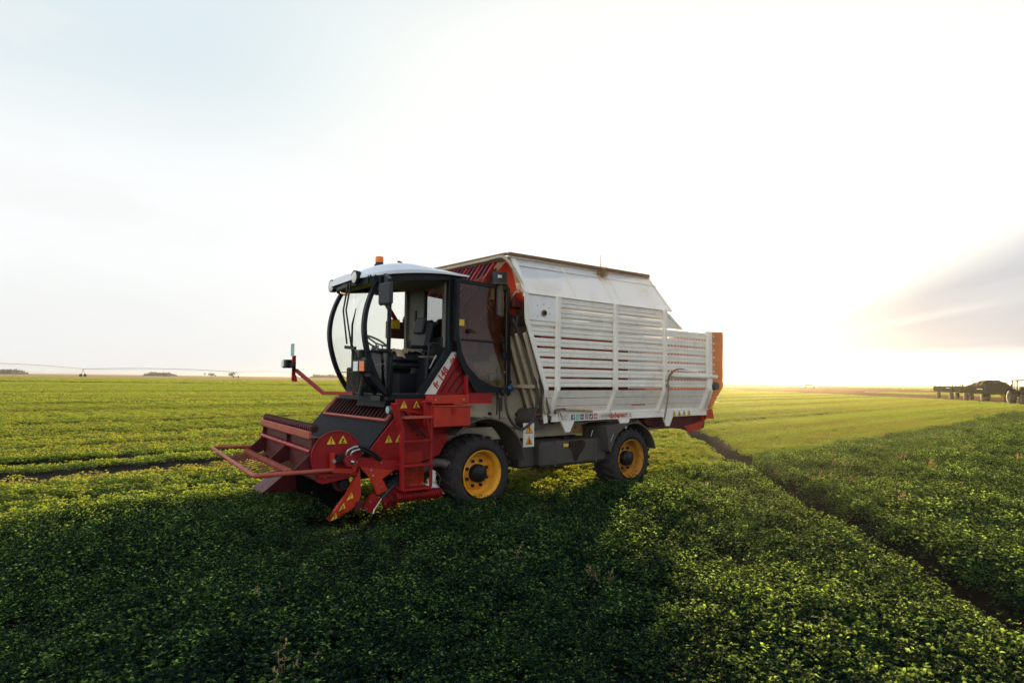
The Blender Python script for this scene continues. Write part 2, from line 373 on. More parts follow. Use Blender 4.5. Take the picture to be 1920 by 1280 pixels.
# ---------------------------------------------------------------- ground, fields, road
import bmesh
OX, OY = -1.08, 9.30; TH = R(50.1)
Fv = np.array([-math.sin(TH), -math.cos(TH)]); Lv = np.array([math.cos(TH), -math.sin(TH)])
def furrow_x(y):                       # centre line of the ditch between the two crop beds
    xs = [3.05, 3.22, 3.48, 3.83, 4.06, 4.38, 4.66, 5.15, 5.8, 6.1, 7.3]; ys = [0.0, 3.0, 4.5, 6.3, 8.3, 10.5, 12.6, 15.5, 19.5, 22.8, 32]
    return np.interp(y, ys, xs)
def zone(x, y):
    """0 tall crop, 1 mown crop"""
    u = -x * 0.695 + y * 0.719 + 0.12 * np.sin(x * 1.9) + 0.06 * np.sin(y * 5.1)
    ahead = (x - OX) * Fv[0] + (y - OY) * Fv[1] > 1.3
    return np.where((u < 6.45) | ((u < 8.85) & ahead), 0, 1)
def rut(x, y):
    """signed closeness (0..1) to the wheel ruts that run with the rows"""
    u = (x * math.cos(R(44)) * -1 + y * math.sin(R(46)))  # offset across the rows
    u = -x * 0.695 + y * 0.719
    r = np.zeros_like(x)
    for u0, wd, st in ((14.75, .30, 1.0), (13.05, .46, 1.0), (12.2, .14, .6), (12.1, .16, .0), (10.2, .13, .8), (9.6, .12, .6), (17.4, .16, .7), (20.5, .14, .8), (25.5, .25, .8), (27.2, .2, .7), (34, .2, .8), (42, .25, .8), (46, .2, .7), (60, .4, 1.0), (67, .3, .8), (82, .3, .8), (103, .6, 1.0), (112, .4, .9), (150, .5, 1.0), (165, .5, .9)):
        wob = 0.08 * np.sin(x * 0.9 + u0) + 0.05 * np.sin(y * 2.3)
        r = np.maximum(r, st * np.exp(-((u - u0 + wob) / (wd * np.where(x > 1, 0.42 * (1 + y / 70), 1 + np.hypot(x, y) / 45))) ** 2))
    d = np.where(y > 3, x, x)
    return np.where(((u0 < 0) | True) & ((np.abs(x) > 0) | True), r, 0)
def height(x, y):
    fx = furrow_x(y); dd = np.abs(x - fx)
    amp = np.where(y < 24, 1.0, np.maximum(0, 1 - (y - 24) / 10))
    h = -0.30 * amp * np.exp(-(dd / 0.20) ** 2) + 0.015 * np.sin(x * 3.1 + y) * np.sin(y * 2.3)
    return h - 0.05 * rut(x, y) * (np.hypot(x, y) < 60)
def grid_mesh(name, xs, ys, m):
    X, Y = np.meshgrid(xs, ys); Z = height(X, Y)
    co = np.stack([X, Y, Z], -1).reshape(-1, 3); nx, ny = len(xs), len(ys)
    i = np.arange(nx - 1)[None, :] + (np.arange(ny - 1) * nx)[:, None]
    f = np.stack([i, i + 1, i + 1 + nx, i + nx], -1).reshape(-1, 4)
    me = bpy.data.meshes.new(name); me.from_pydata(co.tolist(), [], f.tolist()); me.materials.append(m)
    me.polygons.foreach_set('use_smooth', [True] * len(f)); me.update()
    o = bpy.data.objects.new(name, me); C.objects.link(o); return o
def soil_material():
    m = bpy.data.materials.new('field_soil'); m.use_nodes = True; t = NT(m.node_tree); t.n.clear()
    geo = t.new('ShaderNodeNewGeometry'); pos = geo.outputs['Position']; sp = t.new('ShaderNodeSeparateXYZ'); t.link(pos, sp.inputs[0])
    dist = t.vmath('LENGTH', pos)
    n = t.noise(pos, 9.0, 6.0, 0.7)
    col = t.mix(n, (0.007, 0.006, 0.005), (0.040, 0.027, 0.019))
    cb = t.new('ShaderNodeCombineXYZ'); t.link(t.math('MULTIPLY', t.vmath('DOT_PRODUCT', pos, (-.695, .719, 0)), 0.05), cb.inputs[0]); t.link(t.math('MULTIPLY', t.vmath('DOT_PRODUCT', pos, (.719, .695, 0)), 0.004), cb.inputs[1])
    st = t.noise(cb.outputs[0], 1.0, 6.0, 0.65)
    green = t.mix(t.ramp(st, 0.35, 0.65), (0.16, 0.21, 0.05), (0.42, 0.45, 0.13))
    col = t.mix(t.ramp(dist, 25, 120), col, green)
    # far ripe / bare fields out to the horizon
    tan = t.mix(t.noise(pos, 0.004, 3.0), (0.46, 0.27, 0.12), (0.36, 0.24, 0.11))
    far_l = t.math('MULTIPLY', t.ramp(dist, 252, 262), t.ramp(sp.outputs['X'], 60, 160, 1.0, 0.0))
    col = t.mix(far_l, col, tan)
    p = t.new('ShaderNodeBsdfPrincipled'); t.link(col, p.inputs['Base Color']); p.inputs['Roughness'].default_value = 0.9; p.inputs['Specular IOR Level'].default_value = 0.1
    b = t.new('ShaderNodeBump'); b.inputs['Strength'].default_value = 0.9; b.inputs['Distance'].default_value = 0.05
    t.link(t.noise(pos, 14.0, 6.0, 0.7), b.inputs['Height']); t.link(b.outputs[0], p.inputs['Normal'])
    o = t.new('ShaderNodeOutputMaterial'); t.link(p.outputs[0], o.inputs[0]); return m
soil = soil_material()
def spaced(a, b, n, p=2.2):
    t_ = np.linspace(-1, 1, n); return np.where(t_ < 0, -np.abs(t_) ** p * abs(a), np.abs(t_) ** p * b)
gx = np.unique(np.concatenate([np.linspace(-14, 14, 281), -np.geomspace(14, 9000, 40), np.geomspace(14, 9000, 40)]))
gy = np.unique(np.concatenate([np.linspace(-2, 34, 241), np.geomspace(34, 9000, 60), -np.geomspace(2, 600, 12)]))
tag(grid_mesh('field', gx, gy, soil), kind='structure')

# bare dirt road (brown strip) running out past the trailers
def flat_poly(name, pts, z, m):
    b = MB(); b.add([(x, y, z) for x, y in pts], [tuple(range(len(pts)))], m); return tag(b.build(name), kind='structure')
dirt = mat('bare_dirt', (0.22, 0.105, 0.058), 0.95, var=0.25, vscale=0.2, dirt=0.4, dirtcol=(0.28, 0.15, 0.085), spec=0.0)
flat_poly('dirt_road', [(48, 40), (45.6, 74), (43.5, 140), (60, 600), (240, 900), (170, 300), (92, 128), (66, 74), (62, 40)], 0.03, dirt)

# ---------------------------------------------------------------- crop: prototypes (instanced only inside the three crop objects)
def leaf_geo(rr, nleaf, rad, h, L, W, stems=False, droop=0.5):
    vs = []; fs = []
    for k in range(nleaf):
        a = rr.uniform(0, 2 * math.pi); rd = rad * math.sqrt(rr.random()); z = h * (0.25 + 0.75 * rr.random() ** 0.6) * (1 - 0.35 * (rd / rad) ** 2)
        c = Vector((rd * math.cos(a), rd * math.sin(a), z)); yaw0 = rr.uniform(0, 2 * math.pi); til = rr.uniform(-0.2, 1.0)
        for j in range(3):                       # trifoliate leaf
            yaw = yaw0 + (j - 1) * 1.25; l = L * rr.uniform(0.7, 1.2); wd = W * rr.uniform(0.8, 1.15)
            d = Vector((math.cos(yaw) * math.cos(til * .8), math.sin(yaw) * math.cos(til * .8), math.sin(til * .8) * rr.uniform(.5, 1)))
            sd_ = Vector((-math.sin(yaw), math.cos(yaw), rr.uniform(-1.0, 1.0))); nn = d.cross(sd_).normalized()
            b = len(vs)
            vs += [c, c + d * l * .45 + sd_ * wd + nn * .12 * l, c + d * l, c + d * l * .45 - sd_ * wd + nn * .12 * l, c + d * l * .5]
            fs += [(b, b + 1, b + 4), (b + 1, b + 2, b + 4), (b + 2, b + 3, b + 4), (b + 3, b, b + 4)]
        if stems and k % 2 == 0:
            b = len(vs); o_ = Vector((c.x * .4, c.y * .4, 0)); wv = Vector((-math.sin(yaw0), math.cos(yaw0), 0)) * .0022
            vs += [o_ - wv, o_ + wv, c + wv, c - wv]; fs.append((b, b + 1, b + 2, b + 3))
    return vs, fs
def proto(name, vs, fs, m):
    me = bpy.data.meshes.new(name); me.from_pydata([tuple(v) for v in vs], [], fs); me.materials.append(m); me.update()
    return bpy.data.objects.new(name, me)      # never linked: only read by the crop's node tree
def scatter(name, protos, pts, rot, scl, label, cat):
    me = bpy.data.meshes.new(name); me.from_pydata(pts.tolist(), [], [])
    for nm, ty, arr in (('rotz', 'FLOAT', rot), ('scl', 'FLOAT', scl)):
        at = me.attributes.new(nm, ty, 'POINT'); at.data.foreach_set('value', arr.astype(np.float32))
    at = me.attributes.new('pick', 'INT', 'POINT'); at.data.foreach_set('value', np.random.RandomState(3).randint(0, len(protos), len(pts)).astype(np.int32))
    o = bpy.data.objects.new(name, me); C.objects.link(o)
    ng = bpy.data.node_groups.new(name + '_nodes', 'GeometryNodeTree')
    ng.interface.new_socket('Geometry', in_out='INPUT', socket_type='NodeSocketGeometry')
    ng.interface.new_socket('Geometry', in_out='OUTPUT', socket_type='NodeSocketGeometry')
    N = ng.nodes; gi = N.new('NodeGroupInput'); go = N.new('NodeGroupOutput')
    mp_ = N.new('GeometryNodeMeshToPoints'); ng.links.new(gi.outputs[0], mp_.inputs[0])
    ip = N.new('GeometryNodeInstanceOnPoints'); ng.links.new(mp_.outputs[0], ip.inputs['Points'])
    jn = N.new('GeometryNodeJoinGeometry')
    for p in protos:
        oi = N.new('GeometryNodeObjectInfo'); oi.inputs['Object'].default_value = p; oi.inputs['As Instance'].default_value = True
        ng.links.new(oi.outputs['Geometry'], jn.inputs[0])
    ng.links.new(jn.outputs[0], ip.inputs['Instance']); ip.inputs['Pick Instance'].default_value = True
    def attr(nm, ty):
        a = N.new('GeometryNodeInputNamedAttribute'); a.data_type = ty; a.inputs[0].default_value = nm; return a.outputs[0]
    ng.links.new(attr('pick', 'INT'), ip.inputs['Instance Index'])
    cx = N.new('ShaderNodeCombineXYZ'); ng.links.new(attr('rotz', 'FLOAT'), cx.inputs[2])
    er = N.new('FunctionNodeEulerToRotation'); ng.links.new(cx.outputs[0], er.inputs[0]); ng.links.new(er.outputs[0], ip.inputs['Rotation'])
    cs = N.new('ShaderNodeCombineXYZ'); a_s = attr('scl', 'FLOAT')
    for k in range(3): ng.links.new(a_s, cs.inputs[k])
    ng.links.new(cs.outputs[0], ip.inputs['Scale']); ng.links.new(ip.outputs[0], go.inputs[0])
    md = o.modifiers.new('plants', 'NODES'); md.node_group = ng
    return tag(o, label, cat, kind='stuff')
RS = np.random.RandomState(11); rr = random.Random(5)
def band(y0, y1, density, side=0.95, marg=3.0):
    A = (side * y1 + marg) * 2 * (y1 - y0); n = int(A * density)
    x = RS.uniform(-(side * y1 + marg), side * y1 + marg, n); y = RS.uniform(y0, y1, n)
    k = (np.abs(x) < side * y + marg); return x[k], y[k]
def local(x, y): dx, dy = x - OX, y - OY; return dx * Fv[0] + dy * Fv[1], dx * Lv[0] + dy * Lv[1]
def wheel_clear(x, y):
    lx, ly = local(x, y); k = np.zeros_like(x, bool)
    for wx in (0.0, -3.0):
        for s_ in (1, -1): k |= (np.abs(lx - wx) < 0.40) & (np.abs(ly - s_ * 0.95) < 0.2)
    return k
tall, low_ = [], []
for y0, y1, dn in ((0.8, 5.0, 150), (5.0, 9.0, 90), (9.0, 17.0, 60), (17.0, 37.0, 34)):
    x, y = band(y0, y1, dn, 0.98, 2.2); z = height(x, y); zn = zone(x, y); fx = furrow_x(y); rt = rut(x, y)
    lx, ly = local(x, y); under = (ly > -1.3) & (ly < 1.0) & (lx < 1.3)
    kt = (zn == 0) & (np.abs(x - fx) > 0.15 + 0.07 * RS.rand(len(x))) & ~wheel_clear(x, y)
    tip = (lx > 1.35) & (lx < 2.35) & (ly > 0.9) & (ly < 1.75)
    tall.append(np.stack([x, y, z, np.where(tip, 0.42, np.where(under, 0.6, 1.0)) * (1.12 if y0 > 10 else 1.0)], -1)[kt])
    d2 = RS.rand(len(x)) < 0.95
    kl = (zn == 1) & (rt < 0.38) & d2 & ((np.abs(x - fx) > 0.35) | (y > 27)) & ~wheel_clear(x, y)
    low_.append(np.stack([x, y, z, np.ones(len(x))], -1)[kl])
T = np.concatenate(tall); Lw = np.concatenate(low_)
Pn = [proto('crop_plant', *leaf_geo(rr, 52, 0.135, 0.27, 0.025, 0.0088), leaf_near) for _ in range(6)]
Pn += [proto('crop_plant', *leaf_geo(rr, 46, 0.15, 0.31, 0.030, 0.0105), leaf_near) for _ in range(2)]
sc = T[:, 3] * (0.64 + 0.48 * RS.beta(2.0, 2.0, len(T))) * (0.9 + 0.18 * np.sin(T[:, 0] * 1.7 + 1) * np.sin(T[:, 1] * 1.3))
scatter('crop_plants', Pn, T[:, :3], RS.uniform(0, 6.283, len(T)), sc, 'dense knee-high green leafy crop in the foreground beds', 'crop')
Pl = [proto('mown_plant', *leaf_geo(rr, 26, 0.16, 0.12, 0.034, 0.012, False), leaf_low) for _ in range(5)]
scatter('mown_crop', Pl, Lw[:, :3], RS.uniform(0, 6.283, len(Lw)), RS.uniform(0.7, 1.25, len(Lw)), 'short yellow-green mown crop behind the harvester', 'crop')
# mid and far tiles
x, y = band(36, 120, 5.5, 0.92, 2); rt = rut(x, y); k = (rt < 0.4) & ~((x > 46) & (x < 66) & (y > 40)); x, y = x[k], y[k]
Pm = [proto('field_tuft', *leaf_geo(rr, 60, 0.45, 0.13, 0.07, 0.028, False), leaf_low) for _ in range(5)]
x2, y2 = band(120, 258, 0.6, 0.9, 5); rt = rut(x2, y2)
lineL = 43 + (y2 - 140) * 0.036; k = (rt < 0.6) & ~((x2 > 42) & (x2 < 110 + (y2 - 150) * 0.24)); x2, y2 = x2[k], y2[k]
pts = np.concatenate([np.stack([x, y, np.zeros_like(x)], -1), np.stack([x2, y2, np.zeros_like(x2)], -1)])
sc = np.concatenate([RS.uniform(0.8, 1.2, len(x)), RS.uniform(1.9, 2.6, len(x2))])
scatter('distant_crop', Pm, pts, RS.uniform(0, 6.283, len(pts)), sc, 'sunlit yellow-green crop stretching towards the horizon', 'crop')

def haze(d):
    m = bpy.data.materials.new('haze_air'); m.use_nodes = True; t = NT(m.node_tree); t.n.clear()
    v = t.new('ShaderNodeVolumePrincipled'); v.inputs['Density'].default_value = d; v.inputs['Color'].default_value = (0.97, 0.95, 0.9, 1); v.inputs['Anisotropy'].default_value = 0.8
    o = t.new('ShaderNodeOutputMaterial'); t.link(v.outputs[0], o.inputs['Volume'])
    b = MB(); b.box((0, 4000, 3.6), (9000, 9600, 10.6), m); return tag(b.build('haze'), 'thin warm haze over the fields', 'haze', kind='stuff')
haze(0.00022)

# ---------------------------------------------------------------- the harvester (local frame: x forward, y towards its left side, z up)
HV = empty('forage_harvester', (OX, OY, 0), math.atan2(Fv[1], Fv[0]))
tag(HV, 'red and white self-propelled forage harvester with open cab door and slatted tipping box', 'harvester')
XR = (-1, 0, 0); UP = (0, 0, 1)         # on the left side, text runs rearwards = -x ; nn = ux x uz = +y
# chassis
b = MB()
for s_ in (-1, 1):
    b.bar((0.9, s_ * .52, .92), (-5.2, s_ * .52, .92), .10, .18, cream, bev=.008)
    b.bar((-1.0, s_ * .60, .935), (-5.1, s_ * .60, .935), .05, .20, cream, bev=.006)
for x_ in (.6, -.8, -1.6, -2.4, -3.6, -4.4, -5.1): b.bar((x_, -.52, .92), (x_, .52, .92), .09, .12, cream)
for x_ in (0, -3.0):
    b.tube([(x_, -.85, .46), (x_, .85, .46)], .085, dull, 12); b.box((x_, .0, .50), (.34, .42, .34), dull, bev=.03)
    for s_ in (-1, 1): b.box((x_, s_ * .62, .64), (.2, .1, .4), dull)
b.box((-1.6, 0, .78), (1.9, .7, .5), dull, bev=.04); b.box((.2, 0, .95), (1.2, .9, .5), dull, bev=.04)
b.tube(smooth_path([(-3.55, .75, 1.02), (-3.62, .8, .96), (-3.66, .86, .8), (-3.6, .86, .7)]), .03, cream)
chas = b.build('chassis', HV)
# side covers over the engine, cream
b = MB()
b.prism([(.12, 1.12), (.12, 1.52), (-.2, 1.9), (-.62, 2.15), (-1.0, 1.75), (-1.18, 1.08), (-.95, 1.0), (-.1, 1.17)], -.60, .62, cream)
b.bar((-.62, .625, 1.19), (-.62, .625, 1.9), .012, .02, dull); b.bar((.1, .625, 1.2), (-1.12, .625, 1.13), .02, .02, cream)
b.bar((-.95, .60, 1.02), (-1.75, .60, 1.03), .05, .05, dull)
for (x_, z_) in ((-.85, 1.66), (-.88, 1.58), (-.48, 1.21), (-.98, 1.19)): b.tube([(x_, .60, z_), (x_, .655, z_)], .022, ink, 10)
b.build('engine_cover', HV)
b = MB(); b.tube([(-1.12, -1.0, 1.13), (-1.12, .98, 1.13)], .16, tankm, 24)
b.box((-1.25, 0, 1.2), (.3, 2.1, .16), dull); b.build('floor_drum', HV)
# wheels
def wheel(x_, s_, z_=.46, R_=.46, yellow=yellow):
    root = empty('wheel', (x_, s_ * 1.12, z_)); root.parent = HV
    if s_ < 0: root.rotation_euler = (0, 0, math.pi)
    W_ = .36
    prof = [(.285, -.03), (.30, -.005), (.33, .0), (.37, .0), (.405, -.012), (.425, -.03), (.436, -.06), (.438, -.18), (.436, -.30), (.425, -.33), (.37, -.36), (.30, -.355), (.285, -.33)]
    b = MB(); b.lathe(prof, (0, 0, 0), rubber, 64)
    for k in range(24):                                # chevron lugs
        for side in (0, 1):
            a0 = 2 * math.pi * (k + .5 * side) / 24; segs = []
            for j in range(4):
                f_ = j / 3; y_ = (-.175 + .165 * f_) if side == 0 else (-.185 - .165 * f_)
                a = a0 + .17 * (1 - f_) * 1.0; rad = .462 - .012 * f_ ** 3
                if j == 3: rad = .446
                segs.append((a, y_, rad))
            vs = []
            for a, y_, rad in segs:
                for da in (-.034, .034):
                    for r2 in (.42, rad): vs.append((r2 * math.cos(a + da * (1 if r2 > .43 else 1.5)), y_, r2 * math.sin(a + da * (1 if r2 > .43 else 1.5))))
            fs = []
            for j in range(3):
                q = j * 4; fs += [(q, q + 1, q + 5, q + 4), (q + 1, q + 3, q + 7, q + 5), (q + 3, q + 2, q + 6, q + 7), (q + 2, q, q + 4, q + 6)]
            fs += [(0, 2, 3, 1), (12, 13, 15, 14)]
            a, y_, rad = segs[3]; sh = .0
            b.add(vs, fs, rubber)
            # lug shoulder running down the side wall
            y2 = -.002 if side == 0 else -.358; vs = []
            for rr_, yy, dd in ((.446, y_, .034), (.425, y2 + (-.004 if side == 0 else .004), .034), (.405, y2, .02)):
                for da in (-dd, dd): vs.append((rr_ * math.cos(a + da - .01), yy + (.012 if side == 0 else -.012) * (rr_ < .44), rr_ * math.sin(a + da - .01)))
            b.add(vs, [(0, 1, 3, 2), (2, 3, 5, 4)], rubber)
    ty = b.build('tyre', root); ty.scale = (1.10, 1.18, 1.10)
    b = MB()
    b.lathe([(.292, .004), (.300, .0), (.296, -.012), (.272, -.02), (.262, -.06), (.256, -.10), (.262, -.16), (.27, -.30), (.295, -.335)], (0, 0, 0), yellow, 56)
    b.lathe([(.258, -.12), (.24, -.165), (.216, -.17), (.212, -.158), (.205, -.145), (.0, -.145)], (0, 0, 0), yellow, 56)
    rim = b.build('rim', root); rim.scale = (1.04, 1, 1.04)
    b = MB(); b.lathe([(.0, -.03), (.05, -.032), (.07, -.042), (.088, -.048), (.102, -.06), (.105, -.145)], (0, 0, 0), hubm, 28)
    for k in range(8): a = k * math.pi / 4 + .2; b.tube([(.082 * math.cos(a), -.05, .082 * math.sin(a)), (.082 * math.cos(a), -.038, .082 * math.sin(a))], .01, hubm, 6)
    for k in range(8): a = k * math.pi / 4 + .39; b.tube([(.148 * math.cos(a), -.15, .148 * math.sin(a)), (.148 * math.cos(a), -.115, .148 * math.sin(a))], .02, hubm, 6)
    hb_ = b.build('hub', root); hb_.scale = (1.15, 1, 1.15); return root
wheel(0, 1); wheel(0, -1); wheel(-3.0, 1, .45, yellow=yellow_r); wheel(-3.0, -1, .45, yellow=yellow_r)
# fenders
def fender(cx, cz, r, a0, a1, s_, nm='fender'):
    b = MB(); pr = arc(cx, cz, r, a0, a1, 16); lo, hi = (.76, 1.16) if s_ > 0 else (-1.16, -.76)
    b.strip(pr, lo, hi, .012, tankm); e = 1.16 if s_ > 0 else -1.16
    b.tube([(p[0], e, p[1]) for p in pr], .014, tankm, 6); return b.build(nm, HV)
for s_ in (1, -1):
    fender(-.02, .50, .68, 46 if s_ > 0 else 46, 172, s_); fender(-3.0, .45, .575, 15, 166, s_)
b = MB(); b.prism([(-2.42, .62), (-2.36, .98), (-2.55, 1.02), (-2.9, 1.02), (-2.6, .85)], .62, 1.155, tankm); b.tube([(-2.45, 1.16, .76), (-2.52, 1.16, .86)], .006, steel, 6); b.tube([(-2.18, 1.0, .84), (-2.22, 1.0, .93)], .006, steel, 6); b.build('fender_bracket', HV)
# sign plate behind the front fender
b = MB(); b.box((-.81, 1.10, .93), (.20, .008, .33), labelw); sp_ = b.build('sign_plate', HV)
warning(sp_, (-.815, 1.106, 1.01), XR, UP, .135, '!', warno); warning(sp_, (-.815, 1.106, .855), XR, UP, .135, 'x', warno)
# fuel tank
b = MB(); b.box((-1.84, .70, .615), (1.42, .62, .37), tankm, bev=.045)
b.box((-1.0, .62, .60), (.30, .50, .34), tankm, bev=.03)
for x_ in (-1.42, -2.30): b.box((x_, .70, .616), (.035, .634, .384), tankm, bev=.012)
b.tube([(-1.85, .78, .79), (-1.85, .78, .83)], .06, hubm, 14)
tk = b.build('fuel_tank', HV)
b = MB(); pts = [(-1.74, .795), (-1.70, .74), (-1.73, .68), (-1.78, .63), (-1.80, .52), (-1.83, .48), (-1.87, .50), (-1.89, .57), (-1.95, .64), (-1.99, .70), (-1.99, .76), (-1.95, .795)]
b.add([(-1.84 + (a + 1.84) * 1.35, 1.0125, c_) for a, c_ in pts], [tuple(range(len(pts)))], stain); b.build('oil_stain', tk)
b = MB(); b.box((-1.63, 1.0125, .735), (.10, .003, .045), warny); b.build('tank_label', tk)

# ------------------------------------------------ cargo box
CB = empty('cargo_box', (0, 0, 0)); CB.parent = HV
Z0, ZK, ZT = 1.20, 1.555, 2.875
posts = (-1.25, -2.50, -3.75, -5.02)
def ysec(z): return 1.185 if z >= ZK else 1.03 + (1.185 - 1.03) * (z - Z0) / (ZK - Z0)
def front_x(z):                # forward edge of the side wall
    return float(np.interp(z, [1.08, 1.2, 1.56, 2.52, 2.9], [-1.18, -1.16, -1.05, -.68, -.66]))
def rear_top(x): return 2.875 if x > -3.78 else 2.60
rows = [ZK + .02 + .144 * k for k in range(10)]
def side_wall(s_):
    b = MB()
    def seg(x0, x1, z, h, th=.03, inset=0.0, m=slat):
        b.box(((x0 + x1) / 2, s_ * (ysec(z) - .015 - inset), z), (abs(x0 - x1), th, h), m, bev=.004)
    spans = [(None, posts[0])] + [(posts[i], posts[i + 1]) for i in range(3)]
    for k, z in enumerate(rows[:-1]):
        for i, (xa, xb) in enumerate(spans):
            zt = z + .144
            if zt > (2.88 if i < 3 else 2.61): continue
            x0 = front_x(z + .06) - .02 if xa is None else xa
            # every board is two folded ribs and a groove, a slot below it
            seg(x0, xb, z + .050, .052); seg(x0, xb, z + .108, .052)
            b.box(((x0 + xb) / 2, s_ * (1.158), z + .079), (abs(x0 - xb), .012, .116), slat)
            if i >= 2 or z > 2.30:
                n = max(2, int(abs(x0 - xb) / .085)); 
                if z > 2.25 and i < 3: b.box(((x0 + xb) / 2, s_ * 1.15, z + .011), (abs(x0 - xb), .01, .024), slat)
                else:
                    st = .36 if i == 2 else 0
                    for q in range(n):
                        xq = x0 - st - (abs(x0 - xb) - st) * (q + .5) / n
                        b.box((xq, s_ * 1.157, z + .011), (.030, .012, .026), slat)
    # boards over the rear step
    for z in (2.60 + .03, 2.60 + .09, 2.60 + .15, 2.60 + .21):
        b.box(((-3.78 - (4.30 - (z - 2.6) * 1.55)) / 2, s_ * 1.17, z), (abs(3.78 - (4.30 - (z - 2.6) * 1.55)), .03, .061), slat, bev=.004)
    b.box((-2.20, s_ * 1.17, 2.872), (3.15, .03, .05), slat, bev=.004)
    b.bar((-3.80, s_ * 1.19, 2.875), (-4.26, s_ * 1.19, 2.60), .035, .03, slat, up=(0, 1, 0))
    # plain sheet in the front top corner
    zt = 2.86
    b.add([(-.66, s_ * 1.19, zt), (-1.22, s_ * 1.19, zt), (-1.22, s_ * 1.19, 2.53), (-.70, s_ * 1.19, 2.53)], [(0, 1, 2, 3)], white)
    b.add([(-.66, s_ * 1.175, zt), (-1.22, s_ * 1.175, zt), (-1.22, s_ * 1.175, 2.53), (-.70, s_ * 1.175, 2.53)], [(0, 1, 2, 3)], white)
    # tapered lower boards
    for z, z1 in ((1.205, 1.315), (1.322, 1.432), (1.439, 1.549)):
        y0, y1 = ysec(z), ysec(z1); x0 = -1.12; x1 = -5.12
        vs = [(x0, s_ * y0, z), (x1, s_ * y0, z), (x1, s_ * y1, z1), (x0, s_ * y1, z1), (x0, s_ * (y0 - .03), z), (x1, s_ * (y0 - .03), z), (x1, s_ * (y1 - .03), z1), (x0, s_ * (y1 - .03), z1)]
        b.add(vs, [(0, 1, 2, 3), (4, 5, 6, 7), (0, 1, 5, 4), (3, 2, 6, 7), (0, 3, 7, 4), (1, 2, 6, 5)], slat)
    return b.build('side_wall', CB)
for s_ in (1, -1): side_wall(s_)
def post(x_, s_, zt):
    b = MB(); y1, y0 = 1.215, 1.06
    b.box((x_, s_ * y1, (ZK + zt) / 2), (.075, .055, zt - ZK), slat, bev=.006)
    b.bar((x_, s_ * y1, ZK + .01), (x_ , s_ * y0, 1.19), .075, .055, slat, up=(1, 0, 0), bev=.006)
    return b.build('side_post', CB)
for s_ in (1, -1):
    for i, x_ in enumerate(posts): post(x_, s_, 2.90 if i < 3 else 2.61)
    b = MB()   # front edge flange following the bent front edge
    fe = [(-.60, .955, 3.40), (-.655, 1.2, 2.9), (-.67, 1.2, 2.52), (-1.05, 1.2, 1.56), (-1.15, 1.06, 1.2), (-1.17, 1.06, 1.08)]
    for p, q in zip(fe[:-1], fe[1:]): b.bar((p[0], s_ * p[1], p[2]), (q[0], s_ * q[1], q[2]), .07, .02, slat, up=(0, 1, 0))
    b.build('front_flange', CB)
    b = MB()   # rear end flange
    b.box((-5.10, s_ * 1.20, 2.08), (.11, .05, 1.04), slat, bev=.006); b.bar((-5.10, s_ * 1.20, 1.56), (-5.2, s_ * 1.04, 1.2), .1, .05, slat, up=(1, 0, 0)); b.build('rear_flange', CB)
    b = MB()   # bottom rail with gusset teeth
    b.box((-3.25, s_ * 1.045, 1.145), (3.92, .03, .115), slat, bev=.004); b.box((-3.25, s_ * 1.0, 1.20), (3.9, .12, .012), slat)
    for x_ in (-1.62, -2.9, -4.05): b.prism([(x_ + .14, 1.088), (x_ - .14, 1.088), (x_ - .045, .93), (x_ + .045, .93)], min(s_ * 1.032, s_ * 1.058), max(s_ * 1.032, s_ * 1.058), slat)
    rail = b.build('bottom_rail', CB)
    if s_ > 0:
        RAIL = rail
b = MB(); b.bar((-3.84, 1.235, 1.80), (-5.28, 1.235, 1.79), .05, .06, slat, bev=.01); b.bar((-4.0, 1.22, 1.90), (-4.7, 1.215, 1.88), .01, .03, slat); b.build('side_bar', CB)
b = MB(); b.tube([(-.99, 1.185, 2.64), (-.99, 1.215, 2.64)], .045, rust, 14); b.tube([(-.99, 1.21, 2.64), (-.99, 1.225, 2.64)], .028, ink, 10)
sh_ = b.build('shaft_end', CB)
for dx, dz in ((-.1, .08), (.12, .1), (.12, -.05), (0, .12), (-.12, 0)): b = MB(); b.tube([(-.99 + dx, 1.19, 2.64 + dz), (-.99 + dx, 1.197, 2.64 + dz)], .007, dull, 6); b.build('bolt', CB)
# upper leaning sides, roof
b = MB()
for s_ in (1, -1):
    A = [(-.66, 1.19, 2.885), (-.60, .945, 3.40), (-3.70, .945, 3.44), (-3.98, 1.19, 2.885)]
    vs = [(x_, s_ * y_, z_) for x_, y_, z_ in A] + [(x_, s_ * (y_ - .004), z_) for x_, y_, z_ in A]
    b.add(vs, [(0, 1, 2, 3), (7, 6, 5, 4), (0, 1, 5, 4), (1, 2, 6, 5), (2, 3, 7, 6), (3, 0, 4, 7)], sheet)
b.build('upper_sheet', CB)
def onslope(x_, f_, off=.004):          # point on the leaning sheet: f_ = 0 bottom .. 1 top
    return (x_, 1.19 - .245 * f_ + off, 2.885 + .53 * f_)
for s_ in (1, -1):
    b = MB()
    for (xb, xt, wd) in ((-1.66, -1.55, .022), (-2.50, -2.38, .045), (-2.68, -2.56, .022), (-3.96, -3.68, .05), (-.70, -.64, .03)):
        p, q = onslope(xb, 0, .008), onslope(xt, .98, .008); b.bar((p[0], s_ * p[1], p[2]), (q[0], s_ * q[1], q[2]), wd, .014, slat, up=(0, 1, 0))
    p, q = onslope(-.64, .80, .006), onslope(-3.80, .80, .006); b.bar((p[0], s_ * p[1], p[2]), (q[0], s_ * q[1], q[2] + .02), .012, .02, slat, up=(0, 1, 0))
    p, q = onslope(-.66, .02, .006), onslope(-3.98, .02, .006); b.bar((p[0], s_ * p[1], p[2]), (q[0], s_ * q[1], q[2]), .012, .03, slat, up=(0, 1, 0))
    b.build('sheet_frame', CB)
b = MB()
